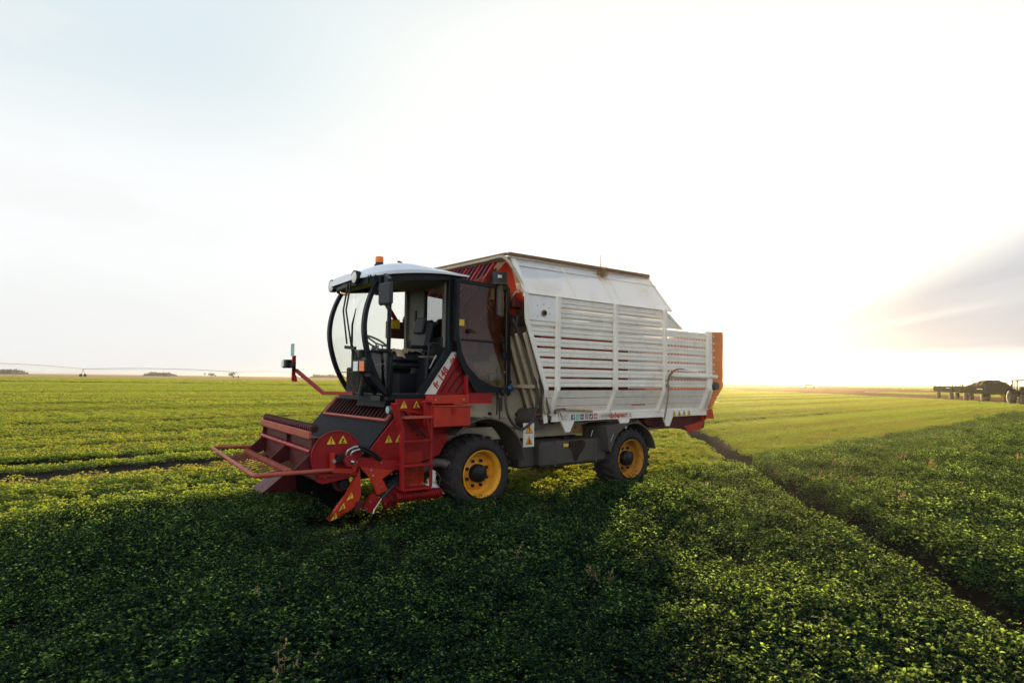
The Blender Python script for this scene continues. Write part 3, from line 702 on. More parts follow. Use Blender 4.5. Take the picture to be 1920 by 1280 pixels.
b.add([(-.52, -.96, 3.425), (-.52, .96, 3.425), (-3.70, .96, 3.465), (-3.70, -.96, 3.465), (-.52, -.96, 3.405), (-.52, .96, 3.405), (-3.70, .96, 3.445), (-3.70, -.96, 3.445)],
      [(0, 1, 2, 3), (7, 6, 5, 4), (0, 1, 5, 4), (1, 2, 6, 5), (2, 3, 7, 6), (3, 0, 4, 7)], slat)
for s_ in (1, -1): b.bar((-.50, s_ * .985, 3.45), (-3.62, s_ * .985, 3.485), .05, .05, rust, bev=.008)
b.bar((-.49, -.98, 3.462), (-.49, .96, 3.452), .06, .03, rust); b.build('box_roof', CB)
b = MB()
for s_ in (1, -1):
    b.tube(smooth_path([(-.45, s_ * .55, 3.41), (-.45, s_ * .85, 3.415), (-.46, s_ * .97, 3.38), (-.54, s_ * 1.04, 3.25), (-.62, s_ * 1.12, 3.05), (-.66, s_ * 1.18, 2.88)], 5), .024, cream, 8)
b.tube([(-.45, -.6, 3.41), (-.45, .6, 3.41)], .024, cream, 8); b.build('front_hoop', CB)
# inside: floor, red lining
b = MB(); b.box((-3.1, 0, 1.20), (4.1, 2.04, .03), interior_red)
b.prism([(-3.05, 1.3), (-3.05, 2.55), (-3.35, 2.75), (-3.4, 1.3)], -1.08, 1.08, interior_red); b.build('inner_ramp', CB)
# dark heap of cut crop inside the front bays
b = MB()
hx = np.linspace(-1.2, -2.95, 10); hy = np.linspace(-1.10, 1.10, 9); vs = []
for i, x_ in enumerate(hx):
    for j, y_ in enumerate(hy): vs.append((x_, y_, 1.22 + (.55 + .12 * math.sin(i * 1.3) + .1 * math.cos(j * 1.7)) * (1 - abs(i - 4.5) / 9)))
fs = [(i * 9 + j, i * 9 + j + 1, (i + 1) * 9 + j + 1, (i + 1) * 9 + j) for i in range(9) for j in range(8)]
b.add(vs, fs, interior_red, True)
b.build('cut_crop_load', CB)
# rear tailgate box (red, orange sun glare in its colour) with louvre slots
b = MB()
prof = [(-5.16, 2.58), (-5.56, 2.60), (-5.58, 2.56), (-5.55, 1.60), (-5.18, 1.22), (-5.16, 1.24)]
for s_ in (1, -1):
    ya, yb = sorted((s_ * 1.18, s_ * 1.15)); b.prism(prof, ya, yb, tailred)
    for k in range(15):
        z = 1.62 + k * .064; b.box((-5.40, s_ * 1.182, z), (.24, .012, .016), tailred); 
        if k % 2 == 0: b.box((-5.255, s_ * 1.186, z + .01), (.035, .01, .035), labelw)
    b.bar((-5.54, s_ * 1.165, 2.60), (-5.55, s_ * 1.165, 1.60), .03, .04, tailred, up=(0, 1, 0)); b.bar((-5.2, s_ * 1.165, 2.6), (-5.56, s_ * 1.165, 2.61), .04, .03, tailred)
    for (x_, z_) in ((-5.36, 1.42), (-5.32, 1.33)): b.box((x_, s_ * 1.184, z_), (.10, .01, .014), labelw)
b.box((-5.57, 0, 2.08), (.03, 2.3, .98), tailred); b.bar((-5.55, 0, 1.60), (-5.18, 0, 1.22), 2.3, .03, tailred, up=(0, 0, 1))
b.tube([(-5.24, 1.18, 1.62), (-5.24, 1.26, 1.62)], .07, dull, 14); b.box((-5.24, 1.22, 1.62), (.22, .05, .08), dull, bev=.01)
b.build('tailgate', CB)
b = MB()
b.prism([(-3.62, .99), (-3.7, .955), (-5.0, .80), (-5.36, .84), (-5.40, 1.085), (-3.62, 1.085)], .86, .90, reddark); b.prism([(-3.62, .99), (-5.0, .80), (-5.36, .84), (-5.40, 1.085), (-3.62, 1.085)], -.90, -.86, reddark)
b.box((-4.6, 0, .98), (1.6, 1.7, .16), reddark); b.prism([(-5.38, 1.0), (-5.05, .93), (-4.72, .89), (-4.83, .795), (-5.22, .81)], .905, .92, redlit)
b.prism([(-5.24, 1.20), (-5.45, 1.19), (-5.52, 1.0), (-5.30, 1.02)], .93, 1.02, redlit); b.box((-5.3, 0, 1.08), (.16, 1.9, .16), redlit)
b.build('rear_skirt', CB)
# rail lettering, icons, warnings
b = MB(); b.box((-2.06, 1.0615, 1.145), (1.28, .002, .095), labelw); b.box((-2.90, 1.0615, 1.145), (.38, .002, .095), labelw); lab = b.build('rail_label', CB)
YL = 1.0635
def icon(k, x_, m_, shape):
    b = MB(); s_ = .038; b.add([(x_ + s_, YL, 1.110), (x_ - s_, YL, 1.110), (x_ - s_, YL, 1.186), (x_ + s_, YL, 1.186)], [(0, 1, 2, 3)], m_)
    def poly(pts, mm=ic_white, off=.0015): b.add([(x_ - a * s_, YL + off, 1.148 + c_ * s_) for a, c_ in pts], [tuple(range(len(pts)))], mm)
    def ring(r1, r0, cx=0, cz=0, n=16, mm=ic_white):
        vs = [(x_ - (cx + rr_ * math.cos(2 * math.pi * i / n)) * s_, YL + .0015, 1.148 + (cz + rr_ * math.sin(2 * math.pi * i / n)) * s_) for rr_ in (r1, r0) for i in range(n)]
        b.add(vs, [(i, (i + 1) % n, n + (i + 1) % n, n + i) for i in range(n)], mm)
    if shape == 'f': poly([(.0, -.9), (.3, -.9), (.3, -.05), (.6, -.05), (.66, .25), (.3, .25), (.3, .5), (.7, .5), (.7, .8), (.2, .8), (0, .6), (0, .25), (-.2, .25), (-.2, -.05), (0, -.05)])
    elif shape == 'phone': ring(.72, .56); poly([(-.7, -.75), (-.55, -.3), (-.3, -.6)]); poly([(-.35, .3), (-.15, .4), (0, .1), (-.12, 0), (.12, -.22), (.4, -.1), (.38, -.35), (.1, -.4), (-.3, -.05)])
    elif shape == 'in': poly([(-.6, -.5), (-.35, -.5), (-.35, .2), (-.6, .2)]); poly([(-.6, .35), (-.35, .35), (-.35, .58), (-.6, .58)]); poly([(-.15, -.5), (.08, -.5), (.08, .0), (.4, .0), (.4, -.5), (.62, -.5), (.62, .15), (.4, .25), (-.15, .22)])
    elif shape == 'cam': ring(.36, .22); poly([(.38, .42), (.52, .42), (.52, .56), (.38, .56)]); [poly(p) for p in ([(-.7, .6), (.7, .6), (.7, .72), (-.7, .72)], [(-.7, -.72), (.7, -.72), (.7, -.6), (-.7, -.6)], [(-.72, -.7), (-.6, -.7), (-.6, .7), (-.72, .7)], [(.6, -.7), (.72, -.7), (.72, .7), (.6, .7)])]
    elif shape == 'bird': poly([(-.7, .45), (-.3, .15), (.05, .2), (.1, .5), (.4, .55), (.7, .35), (.5, .2), (.4, -.3), (0, -.6), (-.7, -.5), (-.3, -.3), (-.55, -.1), (-.5, .1)])
    else: poly([(-.65, -.4), (.65, -.4), (.65, .4), (-.65, .4)]); poly([(-.2, -.24), (.3, 0), (-.2, .24)], m_, .003)
    return b.build('icon', lab)
for k, (m_, sh) in enumerate(((ic_blue, 'f'), (ic_green, 'phone'), (ic_blue, 'in'), (ic_red, 'cam'), (ic_blue, 'bird'), (ic_red, 'play'))): icon(k, -1.72 - .099 * k, m_, sh)
lettering('lettering', 'www.', lab, (-2.33, YL, 1.12), XR, UP, .10, textgrey, .002); lettering('lettering', 'dpdepietri', lab, (-2.53, YL, 1.12), XR, UP, .105, textred, .004); lettering('lettering', '.it', lab, (-2.985, YL, 1.12), XR, UP, .10, textgrey, .002)
b = MB()
for i, (z, L) in enumerate(((1.17, .14), (1.15, .10), (1.125, .12))): b.add([(-1.47, YL, z), (-1.47 - L, YL, z), (-1.47 - L, YL, z + .009), (-1.47, YL, z + .009)], [(0, 1, 2, 3)], textgrey)
b.build('small_print', lab)
for k in range(4): warning(CB, (-4.22 - .145 * k, 1.064, 1.145), XR, UP, .105, '!x'[k % 2] if k < 3 else '!', warny)
for k in range(3): warning(chas, (-2.22 - .15 * k, .632, .93), XR, UP, .13, '!' if k == 0 else 'x', warno)
# front wall of the box, ribbed, leaning back to the drum; hood with slanted red bars above
b = MB()
P0, P1 = (-.70, 2.40), (-1.13, 1.22)
b.bar(((P0[0]) - .03, 0, P0[1]), (P1[0] - .03, 0, P1[1]), 2.34, .02, wallm, up=(1, 0, 0))
for k in range(14):
    y_ = -1.12 + k * .172; b.bar((P0[0], y_, P0[1] - .05), (P1[0], y_ , P1[1]), .045, .06, cream, up=(1, 0, 0), bev=.01)
b.bar((-.955, -1.15, 1.60), (-.955, 1.15, 1.60), .03, .05, cream)
b.build('front_wall', CB)
interior_dark = mat('mouth_dark_brown', (0.045, 0.022, 0.016), 0.8)  # flat dark brown of the beam and panel in the box mouth
b = MB(); b.bar((-.78, -1.12, 2.38), (-.78, 1.12, 2.38), .14, .12, interior_dark); b.bar((-.35, -1.0, 2.10), (-.35, .66, 2.10), .2, .3, reddark)
b.box((-.74, .92, 2.53), (.13, .12, .16), hubm, bev=.02)
b.bar((.34, -.95, 2.84), (.12, -.95, 2.54), .05, .05, red, up=(0, 1, 0)); b.box((-.02, -.97, 2.44), (.66, .05, .26), reddark)
b.build('feed_beam', CB)
b = MB()
for k in range(16):
    y_ = -.93 + k * .108; b.bar((-.50, y_, 3.37), (.02, y_, 2.62), .045, .05, reddark if k % 3 else red, up=(1, 0, 0), bev=.006)
    if y_ < .62: b.bar((.02, y_, 2.62), (-.05, y_, 2.2), .05, .05, reddark, up=(1, 0, 0))
b.bar((-.30, -.93, 3.09), (-.30, .70, 3.09), .02, .03, red); b.bar((-.50, -.95, 3.385), (-.50, .95, 3.385), .07, .04, reddark); b.bar((0, -.95, 2.60), (0, .64, 2.60), .06, .06, red)
b.box((-.06, -.15, 2.4), (.03, 1.6, .35), reddark)
hood = b.build('hood_bars', CB)
for s_ in (1, -1):
    ya, yb = sorted((s_ * .70, s_ * .725)); b = MB(); b.prism([(-.69, 3.40), (-.46, 3.17), (-.52, 3.02), (-.74, 2.66), (-.90, 2.60), (-.89, 3.0), (-.78, 3.30)], ya, yb, redlit); b.build('hood_gusset', CB)
b = MB()
b.tube([(-.88, .74, 2.88), (-.91, .92, 2.88)], .08, redlit, 18); b.tube([(-.91, .92, 2.88), (-.912, .935, 2.88)], .03, labelw, 12)
b.box((-.80, .80, 2.80), (.16, .1, .14), reddark, bev=.01); b.build('hood_motor', CB)
b = MB(); b.tube(smooth_path([(-.72, .78, 2.82), (-.74, .84, 2.93), (-.80, .86, 2.98), (-.86, .86, 2.94)]), .014, steel, 6); b.build('motor_pipe', CB)
b = MB(); b.box((-.88, 0, 2.62), (.03, 2.2, .56), interior_dark); b.build('mouth_panel', CB)
b = MB(); b.prism([(-.56, 3.30), (.02, 2.95), (.10, 2.05), (-.66, 2.05), (-.70, 3.0)], .62, .64, interior_red)
for k in range(9): b.bar((-.16 - .035 * k, .642, 2.40 + .05 * k), (-.20 - .035 * k, .642, 2.34 + .05 * k), .004, .026, labelw, up=(0, 1, 0))
for k in range(4): b.bar((-.06 - .07 * k, .645, 2.98), (.06 - .06 * k, .645, 2.76), .012, .02, redpale, up=(0, 1, 0))
b.build('hood_side', CB)
b = MB(); b.tube([(-1.3, -.9, 2.2), (-1.3, .9, 2.2)], .1, interior_red, 10); b.box((-1.0, 0, 2.2), (.04, 2.3, .9), interior_red); b.build('inner_feed_wall', CB)
# hanging hose at the front corner
b = MB()
b.tube(smooth_path([(-.62, .95, 2.55), (-.72, 1.02, 2.3), (-.88, 1.08, 1.95), (-.93, 1.12, 1.6), (-.92, 1.14, 1.35), (-.86, 1.13, 1.14), (-.72, 1.12, 1.03), (-.60, 1.12, 1.03), (-.48, 1.10, 1.14), (-.42, 1.08, 1.3), (-.42, 1.05, 1.5)], 6), .019, hosem, 8)
b.tube(smooth_path([(-.70, 1.0, 2.4), (-.92, 1.1, 1.85), (-.99, 1.16, 1.5), (-1.0, 1.12, 1.25)], 6), .015, hosem, 8)
b.build('hydraulic_hose', HV)

# ------------------------------------------------ cab
CABN, CABF = .68, -.72
def side_c(z): return z
apil = [(1.14, 1.46), (1.26, 1.62), (1.37, 1.82), (1.45, 2.05), (1.49, 2.28), (1.475, 2.50), (1.41, 2.72), (1.30, 2.94)]
ap = [(p.x, p.z) for p in smooth_path([(x_, 0, z_) for x_, z_ in apil], 4)]
CAB = MB()
for y_, ex in ((CABN, 0.03), (CABF, -0.15)):
    rx = .27 if y_ > 0 else .09
    q = [(x_ + ex, z_) for x_, z_ in ap]
    for i in range(len(q) - 1): CAB.bar((q[i][0], y_, q[i][1]), (q[i + 1][0], y_, q[i + 1][1]), .05, .062, black, up=(0, 1, 0))
    CAB.bar((rx, y_, 2.06), (rx, y_, 3.06), .07, .085, black, up=(0, 1, 0), bev=.008)      # rear pillar
    CAB.bar((rx, y_, 2.08), (rx + .45, y_, 1.47), .07, .08, black, up=(0, 1, 0))      # slanted lower edge
    CAB.bar((rx + .39, y_, 1.46), (1.17 + ex, y_, 1.46), .08, .07, black, up=(0, 1, 0))
    CAB.bar((1.33 + ex, y_, 2.93), (rx - .07, y_, 3.07), .08, .08, black, up=(0, 1, 0), bev=.008)
    (CAB.bar((1.18, y_, 1.46), (1.18, y_, 2.93), .04, .045, black, up=(0, 1, 0), bev=.006) if y_ > 0 else None)   # door jamb
CAB.bar((1.155, CABN - .02, 1.9), (1.155, CABN - .02, 2.85), .02, .03, olive, up=(0, 1, 0)); CAB.bar((.325, CABN - .03, 2.12), (.325, CABN - .03, 2.99), .012, .035, beige, up=(0, 1, 0))
CAB.bar((1.18, CABN - .09, 1.44), (1.01, CABF, 1.44), .10, .06, black); CAB.bar((1.33, CABN, 2.93), (1.17, CABF, 2.95), .12, .09, black)
CAB.bar((1.44, CABN, 1.42), (1.44, CABN, 1.42 + .001), .001, .001, black)
CAB.bar((1.10, CABN, 1.495), (.74, CABN, 1.495), .05, .012, steel)
for z_ in (3.02, 2.9, 2.30, 2.17): CAB.tube([(.25, CABN + .03, z_), (.25, CABN + .042, z_)], .012, steel, 8)
CAB.box((.68, -.02, 1.43), (1.0, 1.36, .05), black)                     # floor
CAB.prism([(1.18, 1.46), (1.21, 1.33), (1.0, 1.28), (.6, 1.30), (.6, 1.46)], -.1, CABN - .02, chute); CAB.prism([(1.06, 1.46), (1.08, 1.35), (.9, 1.28), (.6, 1.30), (.6, 1.46)], CABF, -.1, chute)  # skirt below the windscreen
def bw(y_): return .09 + .14 * (y_ + .72) / 1.4
def wall(y0, y1, z0, z1, m_, th=.04, dx=0): CAB.bar((bw(y0) + dx, y0, (z0 + z1) / 2), (bw(y1) + dx, y1, (z0 + z1) / 2), th, z1 - z0, m_)
wall(-.70, -.13, 1.95, 3.05, beige); wall(.44, .68, 1.95, 3.05, beige); wall(-.70, .68, 1.6, 2.27, seatm); wall(-.70, .68, 2.97, 3.06, beige, .05)
CAB.bar((.13, -.66, 2.1), (.13, -.66, 3.02), .06, .06, beige); CAB.box((.64, 0, 3.035), (1.1, 1.36, .03), beige)
wall(-.42, -.36, 2.54, 2.70, ink, .02, .03); wall(-.13, -.10, 2.27, 3.0, ink, .05)
CABO = CAB.build('cab', HV)
def pane(name, vs, fs, m, parent=None, smooth=True):
    b = MB(); b.add(vs, fs, m, smooth); return b.build(name, parent or CABO)
# curved windscreen
cols = 9; vs = []
for x_, z_ in ap:
    for j in range(cols):
        v_ = j / (cols - 1); y_ = CABN - .02 + (CABF - CABN + .04) * v_; bul = .05 * (1 - (2 * v_ - 1) ** 2)
        vs.append((x_ + .03 - .18 * v_ + bul, y_, z_))
fs = [(i * cols + j, i * cols + j + 1, (i + 1) * cols + j + 1, (i + 1) * cols + j) for i in range(len(ap) - 1) for j in range(cols - 1)]
ws = pane('windscreen', vs, fs, glass)
b = MB(); i0 = [i for i, p in enumerate(ap) if p[1] > 1.76][0]
b.tube([vs[i0 * cols + j] for j in range(cols)], .006, black, 6); b.tube([tuple(Vector(vs[1 * cols + j]) + Vector((.01, 0, 0))) for j in range(cols)], .008, dull, 6); b.build('windscreen_seam', ws)
for y_, ex, nm in ((CABN, .03, 1), (CABF, -.15, 1)):
    q = [(x_ + ex - .02, z_) for x_, z_ in ap]; xb = 1.18 if y_ > 0 else 1.0; vs = [(min(xb, q[0][0] - .02), y_, q[0][1])] + [(x_, y_, z_) for x_, z_ in q] + [(xb, y_, q[-1][1])]
    pane('quarter_window', vs, [tuple(range(len(vs)))], glass if nm else tinted, smooth=False)
pane('side_window', [(.98, CABF, 1.5), (.54, CABF, 1.5), (.11, CABF, 2.08), (.11, CABF, 3.0), (.98, CABF, 2.95)], [(0, 1, 2, 3, 4)], glass, smooth=False)
pane('rear_window', [(bw(-.1), -.1, 2.26), (bw(.44), .44, 2.26), (bw(.44), .44, 2.97), (bw(-.1), -.1, 2.97)], [(0, 1, 2, 3)], tinted, smooth=False)
# roof shell
b = MB(); nu, nv = 26, 17; top = []; bot = []
for i in range(nu):
    u = i / (nu - 1); x_ = .02 + 1.53 * u
    hw = .80 if x_ < .95 else .80 * max(0.0, 1 - ((x_ - .95) / .66) ** 2.6) ** .5
    zl = 3.085 - .15 * max(0, (x_ - .35) / 1.15) ** 1.6
    for j in range(nv):
        v_ = -1 + 2 * j / (nv - 1); sg = math.copysign(abs(v_) ** .8, v_)
        edge = 1 - abs(v_) ** 6; fr = 1 - max(0, (u - .55) / .45) ** 4.0
        rear = .28 + .72 * min(1, u / .55) ** 1.3
        xs_ = x_ + .105 * sg * hw * u - .03 * u; top.append((xs_, sg * hw - .02, zl + .012 + ((.125 * edge + .03) * max(fr, 0.52)) * rear)); bot.append((xs_, sg * hw - .02, zl))
fs = [(i * nv + j, i * nv + j + 1, (i + 1) * nv + j + 1, (i + 1) * nv + j) for i in range(nu - 1) for j in range(nv - 1)]
b.add(top, fs, roofw, True); b.add(bot, [f[::-1] for f in fs], greyp, False)
nn_ = nu * nv; vs = top + bot; rim_ = [i * nv for i in range(nu)] + [(nu - 1) * nv + j for j in range(1, nv)] + [i * nv + nv - 1 for i in range(nu - 2, -1, -1)] + [j for j in range(nv - 2, 0, -1)]
b.add(vs, [(rim_[k], rim_[(k + 1) % len(rim_)], nn_ + rim_[(k + 1) % len(rim_)], nn_ + rim_[k]) for k in range(len(rim_))], roofw)
b.build('cab_roof', CABO)
b = MB()  # dark visor with two round work lights
vis = [(1.27, .70), (1.42, .60), (1.48, .40), (1.47, .0), (1.40, -.35), (1.29, -.56), (1.10, -.70)]
for (xa, ya), (xb, yb) in zip(vis[:-1], vis[1:]): b.bar((xa, ya, 2.92), (xb, yb, 2.92), .05, .11, black)
b.box((1.28, 0, 2.93), (.3, 1.1, .05), greyp); b.build('visor', CABO)
for y_, x_, z_ in ((.42, 1.51, 2.955), (-.50, 1.40, 2.95)):
    r_ = empty('work_light', (x_, y_, z_)); r_.parent = CABO
    b = MB(); b.lathe([(.0, -.06), (.07, -.06), (.085, -.02), (.088, .035), (.075, .04), (.07, .02)], (x_, y_, z_), black, 24, axis='x'); b.lathe([(.0, .048), (.05, .045), (.071, .036)], (x_, y_, z_), whitel, 24, axis='x')
    bpy.data.objects.remove(r_); b.build('work_light', CABO)
b = MB(); b.lathe([(.0, 0), (.075, 0), (.07, .035), (.055, .05), (.055, .07), (.0, .07)], (.93, -.08, 3.215), greyp, 20, axis='z'); b.lathe([(.054, .07), (.056, .085), (.056, .14), (.048, .15), (.0, .15)], (.93, -.08, 3.215), orangel, 20, axis='z')
b.tube(smooth_path([(.9, .0, 3.23), (.85, .06, 3.22), (.78, .1, 3.225), (.74, .08, 3.26)]), .012, black, 6); b.build('beacon', CABO)
b = MB(); b.tube([(.66, .05, 3.2), (.66, .05, 3.31)], .012, black, 6); b.bar((.68, .05, 3.31), (.70, .02, 3.31), .03, .02, black); b.bar((.66, .05, 3.21), (.60, .1, 3.205), .03, .012, black); b.build('antenna_mount', CABO)
# mirror
b = MB(); b.box((1.42, 1.02, 2.70), (.06, .25, .27), greyp, Matrix.Rotation(R(8), 3, 'Z'), bev=.022); b.tube([(1.40, 1.0, 2.57), (1.34, .98, 2.53)], .014, dull, 8)
b.bar((1.36, 1.0, 2.83), (1.28, .74, 2.93), .05, .13, greyp); b.box((1.30, .73, 2.90), (.12, .06, .12), black, bev=.008); b.box((1.33, .66, 2.76), (.10, .06, .07), black, bev=.01); b.build('mirror', CABO)
# near headlamp cluster on its bracket
b = MB(); b.box((1.64, .90, 1.83), (.10, .31, .145), black, bev=.012); b.bar((1.60, .78, 1.86), (1.63, .70, 1.90), .1, .08, black, bev=.02)
b.bar((1.60, .95, 1.74), (1.52, .80, 1.72), .06, .05, dull); b.bar((1.55, .84, 1.75), (1.22, .72, 1.50), .05, .07, black, bev=.006); b.bar((1.60, .72, 1.86), (1.30, .60, 1.50), .035, .06, black)
hl = b.build('headlamp', CABO)
b = MB(); b.box((1.692, .825, 1.83), (.008, .115, .115), whitel, bev=.003); b.build('clear_lens', hl)
b = MB(); b.box((1.692, .985, 1.83), (.012, .115, .115), orangel, bev=.003); b.build('orange_lens', hl)
# grab handle
b = MB(); b.tube(smooth_path([(1.47, .76, 2.02), (1.40, .80, 2.02), (1.28, .80, 2.025), (1.22, .80, 2.01), (1.195, .80, 1.94), (1.19, .78, 1.7), (1.17, .74, 1.47)], 5), .018, black, 8); b.build('grab_handle', CABO)
# wipers
b = MB()
b.tube([(1.50, .16, 2.90), (1.565, .18, 2.55), (1.55, .28, 2.12)], .011, ink, 6); b.tube([(1.50, .24, 2.90), (1.565, .26, 2.55), (1.55, .40, 2.10), (1.50, .40, 1.9)], .011, ink, 6)
b.bar((1.56, .26, 2.08), (1.54, .50, 2.06), .03, .04, ink); b.tube([(1.575, .56, 2.55), (1.58, .48, 2.35), (1.56, .44, 2.1), (1.44, .50, 1.75)], [.005, .013, .014, .008], ink, 6); b.build('wiper', CABO)
# seat, console, steering wheel
b = MB()
b.box((.60, .05, 1.97), (.46, .50, .13), seatm, bev=.04); b.box((.62, .05, 1.87), (.52, .56, .06), seatm, bev=.02); b.box((.60, .05, 1.62), (.36, .40, .30), seatm, bev=.02)
b.box((.30, .05, 2.26), (.12, .46, .52), seatm, Matrix.Rotation(R(-12), 3, 'Y'), bev=.05)
b.box((.345, .06, 2.44), (.05, .24, .24), greyp, Matrix.Rotation(R(-12), 3, 'Y'), bev=.02)
b.box((.50, .33, 2.12), (.34, .06, .05), seatm, bev=.02); b.box((.66, -.25, 2.08), (.36, .07, .06), seatm, bev=.02); b.build('seat', CABO)
b = MB(); b.box((.62, -.52, 1.93), (.84, .30, .32), seatm, bev=.03); b.box((.86, -.45, 1.65), (.5, .4, .38), black, bev=.02)
b.box((.40, .36, 1.72), (.22, .26, .5), seatm, bev=.02); b.box((.40, .34, 1.99), (.22, .20, .03), beige)
for k in range(4): b.tube([(.78 - k * .07, -.44, 2.09), (.80 - k * .07, -.44, 2.14)], .008, dull, 6); b.tube([(.80 - k * .07, -.44, 2.14), (.802 - k * .07, -.44, 2.16)], .016, ink, 8)
b.build('console', CABO)
b = MB(); b.tube([(1.22, .02, 1.46), (1.16, .02, 1.75), (1.03, .02, 2.10)], .035, black, 10); b.box((1.12, .02, 1.86), (.14, .22, .22), black, bev=.03)
M_ = Matrix.Rotation(R(-30), 4, 'Y'); cc = Vector((1.0, .02, 2.16))
ring = [cc + (M_ @ Vector((.19 * math.cos(t_ * math.pi / 12), .19 * math.sin(t_ * math.pi / 12), 0))) for t_ in range(25)]; b.tube(ring, .014, ink, 8, caps=False)
for t_ in (0, 8, 16): b.tube([cc, ring[t_]], .012, ink, 6)
b.build('steering_wheel', CABO)
b = MB(); b.box((.33, -.655, 2.50), (.13, .02, .13), warny); b.box((.33, -.668, 2.50), (.15, .01, .15), ink); b.build('yellow_card', CABO)
b = MB(); b.bar((.52, .60, 1.83), (.43, .62, 2.01), .02, .012, steel); b.tube(smooth_path([(.5, .5, 1.6), (.48, .52, 2.1), (.42, .52, 2.17), (.32, .52, 2.16)]), .014, greyp, 6); b.build('inner_handle', CABO)
# open door, folded back along the side
yd = .775
do = [(.27, 3.045), (-.66, 3.03), (-.70, 2.99), (-.715, 1.56), (-.66, 1.515), (-.13, 1.50), (-.05, 1.60), (.13, 1.86), (.19, 2.0), (.21, 2.15), (.24, 2.3)]
gl_ = [(.19, 2.985), (.17, 3.0), (-.58, 2.985), (-.625, 2.94), (-.655, 1.60), (-.60, 1.575), (-.42, 1.60), (-.16, 1.70), (.04, 1.88), (.13, 2.05), (.185, 2.30)]
b = MB(); n = len(do); vs = [(x_, y_, z_) for y_ in (yd - .02, yd + .02) for pl_ in (do, gl_) for x_, z_ in pl_]; fs = []
for i in range(n):
    j = (i + 1) % n; fs += [(i, j, n + j, n + i), (2 * n + i, 2 * n + j, 3 * n + j, 3 * n + i), (i, j, 2 * n + j, 2 * n + i), (n + i, n + j, 3 * n + j, 3 * n + i)]
b.add(vs, fs, black)
b.bar((-.655, yd, 3.0), (-.69, yd, 1.55), .05, .075, black, up=(0, 1, 0)); b.bar((.22, yd, 3.0), (.22, yd, 2.2), .05, .07, black, up=(0, 1, 0)); b.bar((.26, yd, 3.015), (-.66, yd, 3.005), .05, .06, black, up=(0, 1, 0)); b.bar((.18, yd, 2.225), (-.64, yd, 2.215), .035, .025, black); b.box((-.63, yd + .02, 2.03), (.10, .05, .10), black, bev=.01); b.tube([(-.60, yd + .03, 1.80), (-.60, yd + .045, 1.80)], .013, steel, 8)
ins = [(x_ , yd + .022, z_) for x_, z_ in gl_]; b.tube(ins[4:] , .008, dull, 6); b.tube([(-.625, yd + .022, 2.94), (-.648, yd + .022, 1.6)], .007, dull, 6)
b.tube([(.01, yd + .01, 2.345), (.01, yd + .05, 2.345)], .032, ink, 12); b.bar((.01, yd + .05, 2.345), (-.06, yd + .055, 2.33), .02, .02, ink)
b.box((-.62, yd + .03, 1.52), (.17, .10, .12), black, bev=.03); b.tube([(-.56, yd, 1.45), (-.56, yd, 1.25)], .03, hosem, 10); b.tube([(-.55, yd, 1.3), (-.55, yd, 1.14)], .01, hosem, 6)
b.tube([(-.30, yd - .05, 1.78), (-.50, yd - .05, 1.78)], .006, reddark, 6); b.box((-.38, yd + .01, 1.72), (.05, .02, .09), beige)
dr = b.build('cab_door', CABO)
b = MB(); b.add([(x_, yd, z_) for x_, z_ in gl_], [tuple(range(n))], tinted); b.build('door_glass', CABO)
b = MB(); b.box((.145, yd + .004, 2.455), (.11, .003, .085), warny); b.build('door_sticker', CABO)
b = MB(); b.lathe([(.0, 0), (.05, 0), (.05, .02), (.0, .03)], (-.70, yd + .045, 1.57), bluecap, 14); b.build('blue_cap', CABO)
# red sloping side cover under the door with the white stripe
b = MB()
b.prism([(.66, 1.49), (.24, 2.06), (.05, 2.06), (-.2, 1.8), (-.26, 1.49)], .60, .70, red)
for k in range(5): b.bar((.40 - k * .12, .705, 1.52), (.12 - k * .10, .705, 1.90 - k * .04), .012, .03, reddark, up=(0, 1, 0))
rp_ = b.build('red_side_cover', HV)
dv = Vector((.20 - .60, 0, 2.045 - 1.49)).normalized(); up_ = Vector((0, 1, 0)).cross(dv); up_ = -up_ if up_.z < 0 else up_
ox = Vector((.625, .712, 1.495))
b = MB(); wdt = .118; q0 = Vector((.655, .7105, 1.49)); q1 = Vector((.245, .7105, 2.055)); s2 = Vector((-.17, 0, 0)); b.add([q0, q0 + s2, q1 + s2 * .62, q1], [(0, 1, 2, 3)], labelw); st = b.build('stripe', rp_)
e_ = (q1 - q0).normalized(); nrm = Vector((0, 1, 0)); tu = nrm.cross(e_); tu = tu if tu.x > 0 else -tu      # letters stand towards the front-up side
base = q0 + s2 * .80 + e_ * .085 + Vector((0, .003, 0))
lettering('lettering', 'fr 148', st, base, e_, e_.cross(nrm) * -1, .13, textred, .0045, .12, .98)
lettering('lettering', 'de pietri', st, base + e_ * .40, e_, e_.cross(nrm) * -1, .108, textred, .003, .12, .85)
# red beam, step plate, tool box
b = MB(); b.box((.48, .99, 1.435), (.64, .05, .11), redlit, bev=.004); b.box((.48, .80, 1.40), (.64, .40, .03), red); b.box((-.03, .98, 1.445), (.40, .03, .13), red); b.box((-.03, .93, 1.375), (.42, .16, .012), redlit)
for x_ in (.25, .68): b.tube([(x_, 1.015, 1.43), (x_, 1.022, 1.43)], .012, steel, 8)
b.box((.17, .95, 1.56), (.03, .06, .36), red); b.build('side_beam', HV)
b = MB(); b.box((.53, 1.05, 1.225), (.54, .28, .25), redlit, bev=.008); b.box((.53, 1.055, 1.352), (.57, .30, .018), redlit, bev=.004); b.box((.53, 1.20, 1.30), (.05, .015, .09), red, bev=.003); tb = b.build('tool_box', HV)
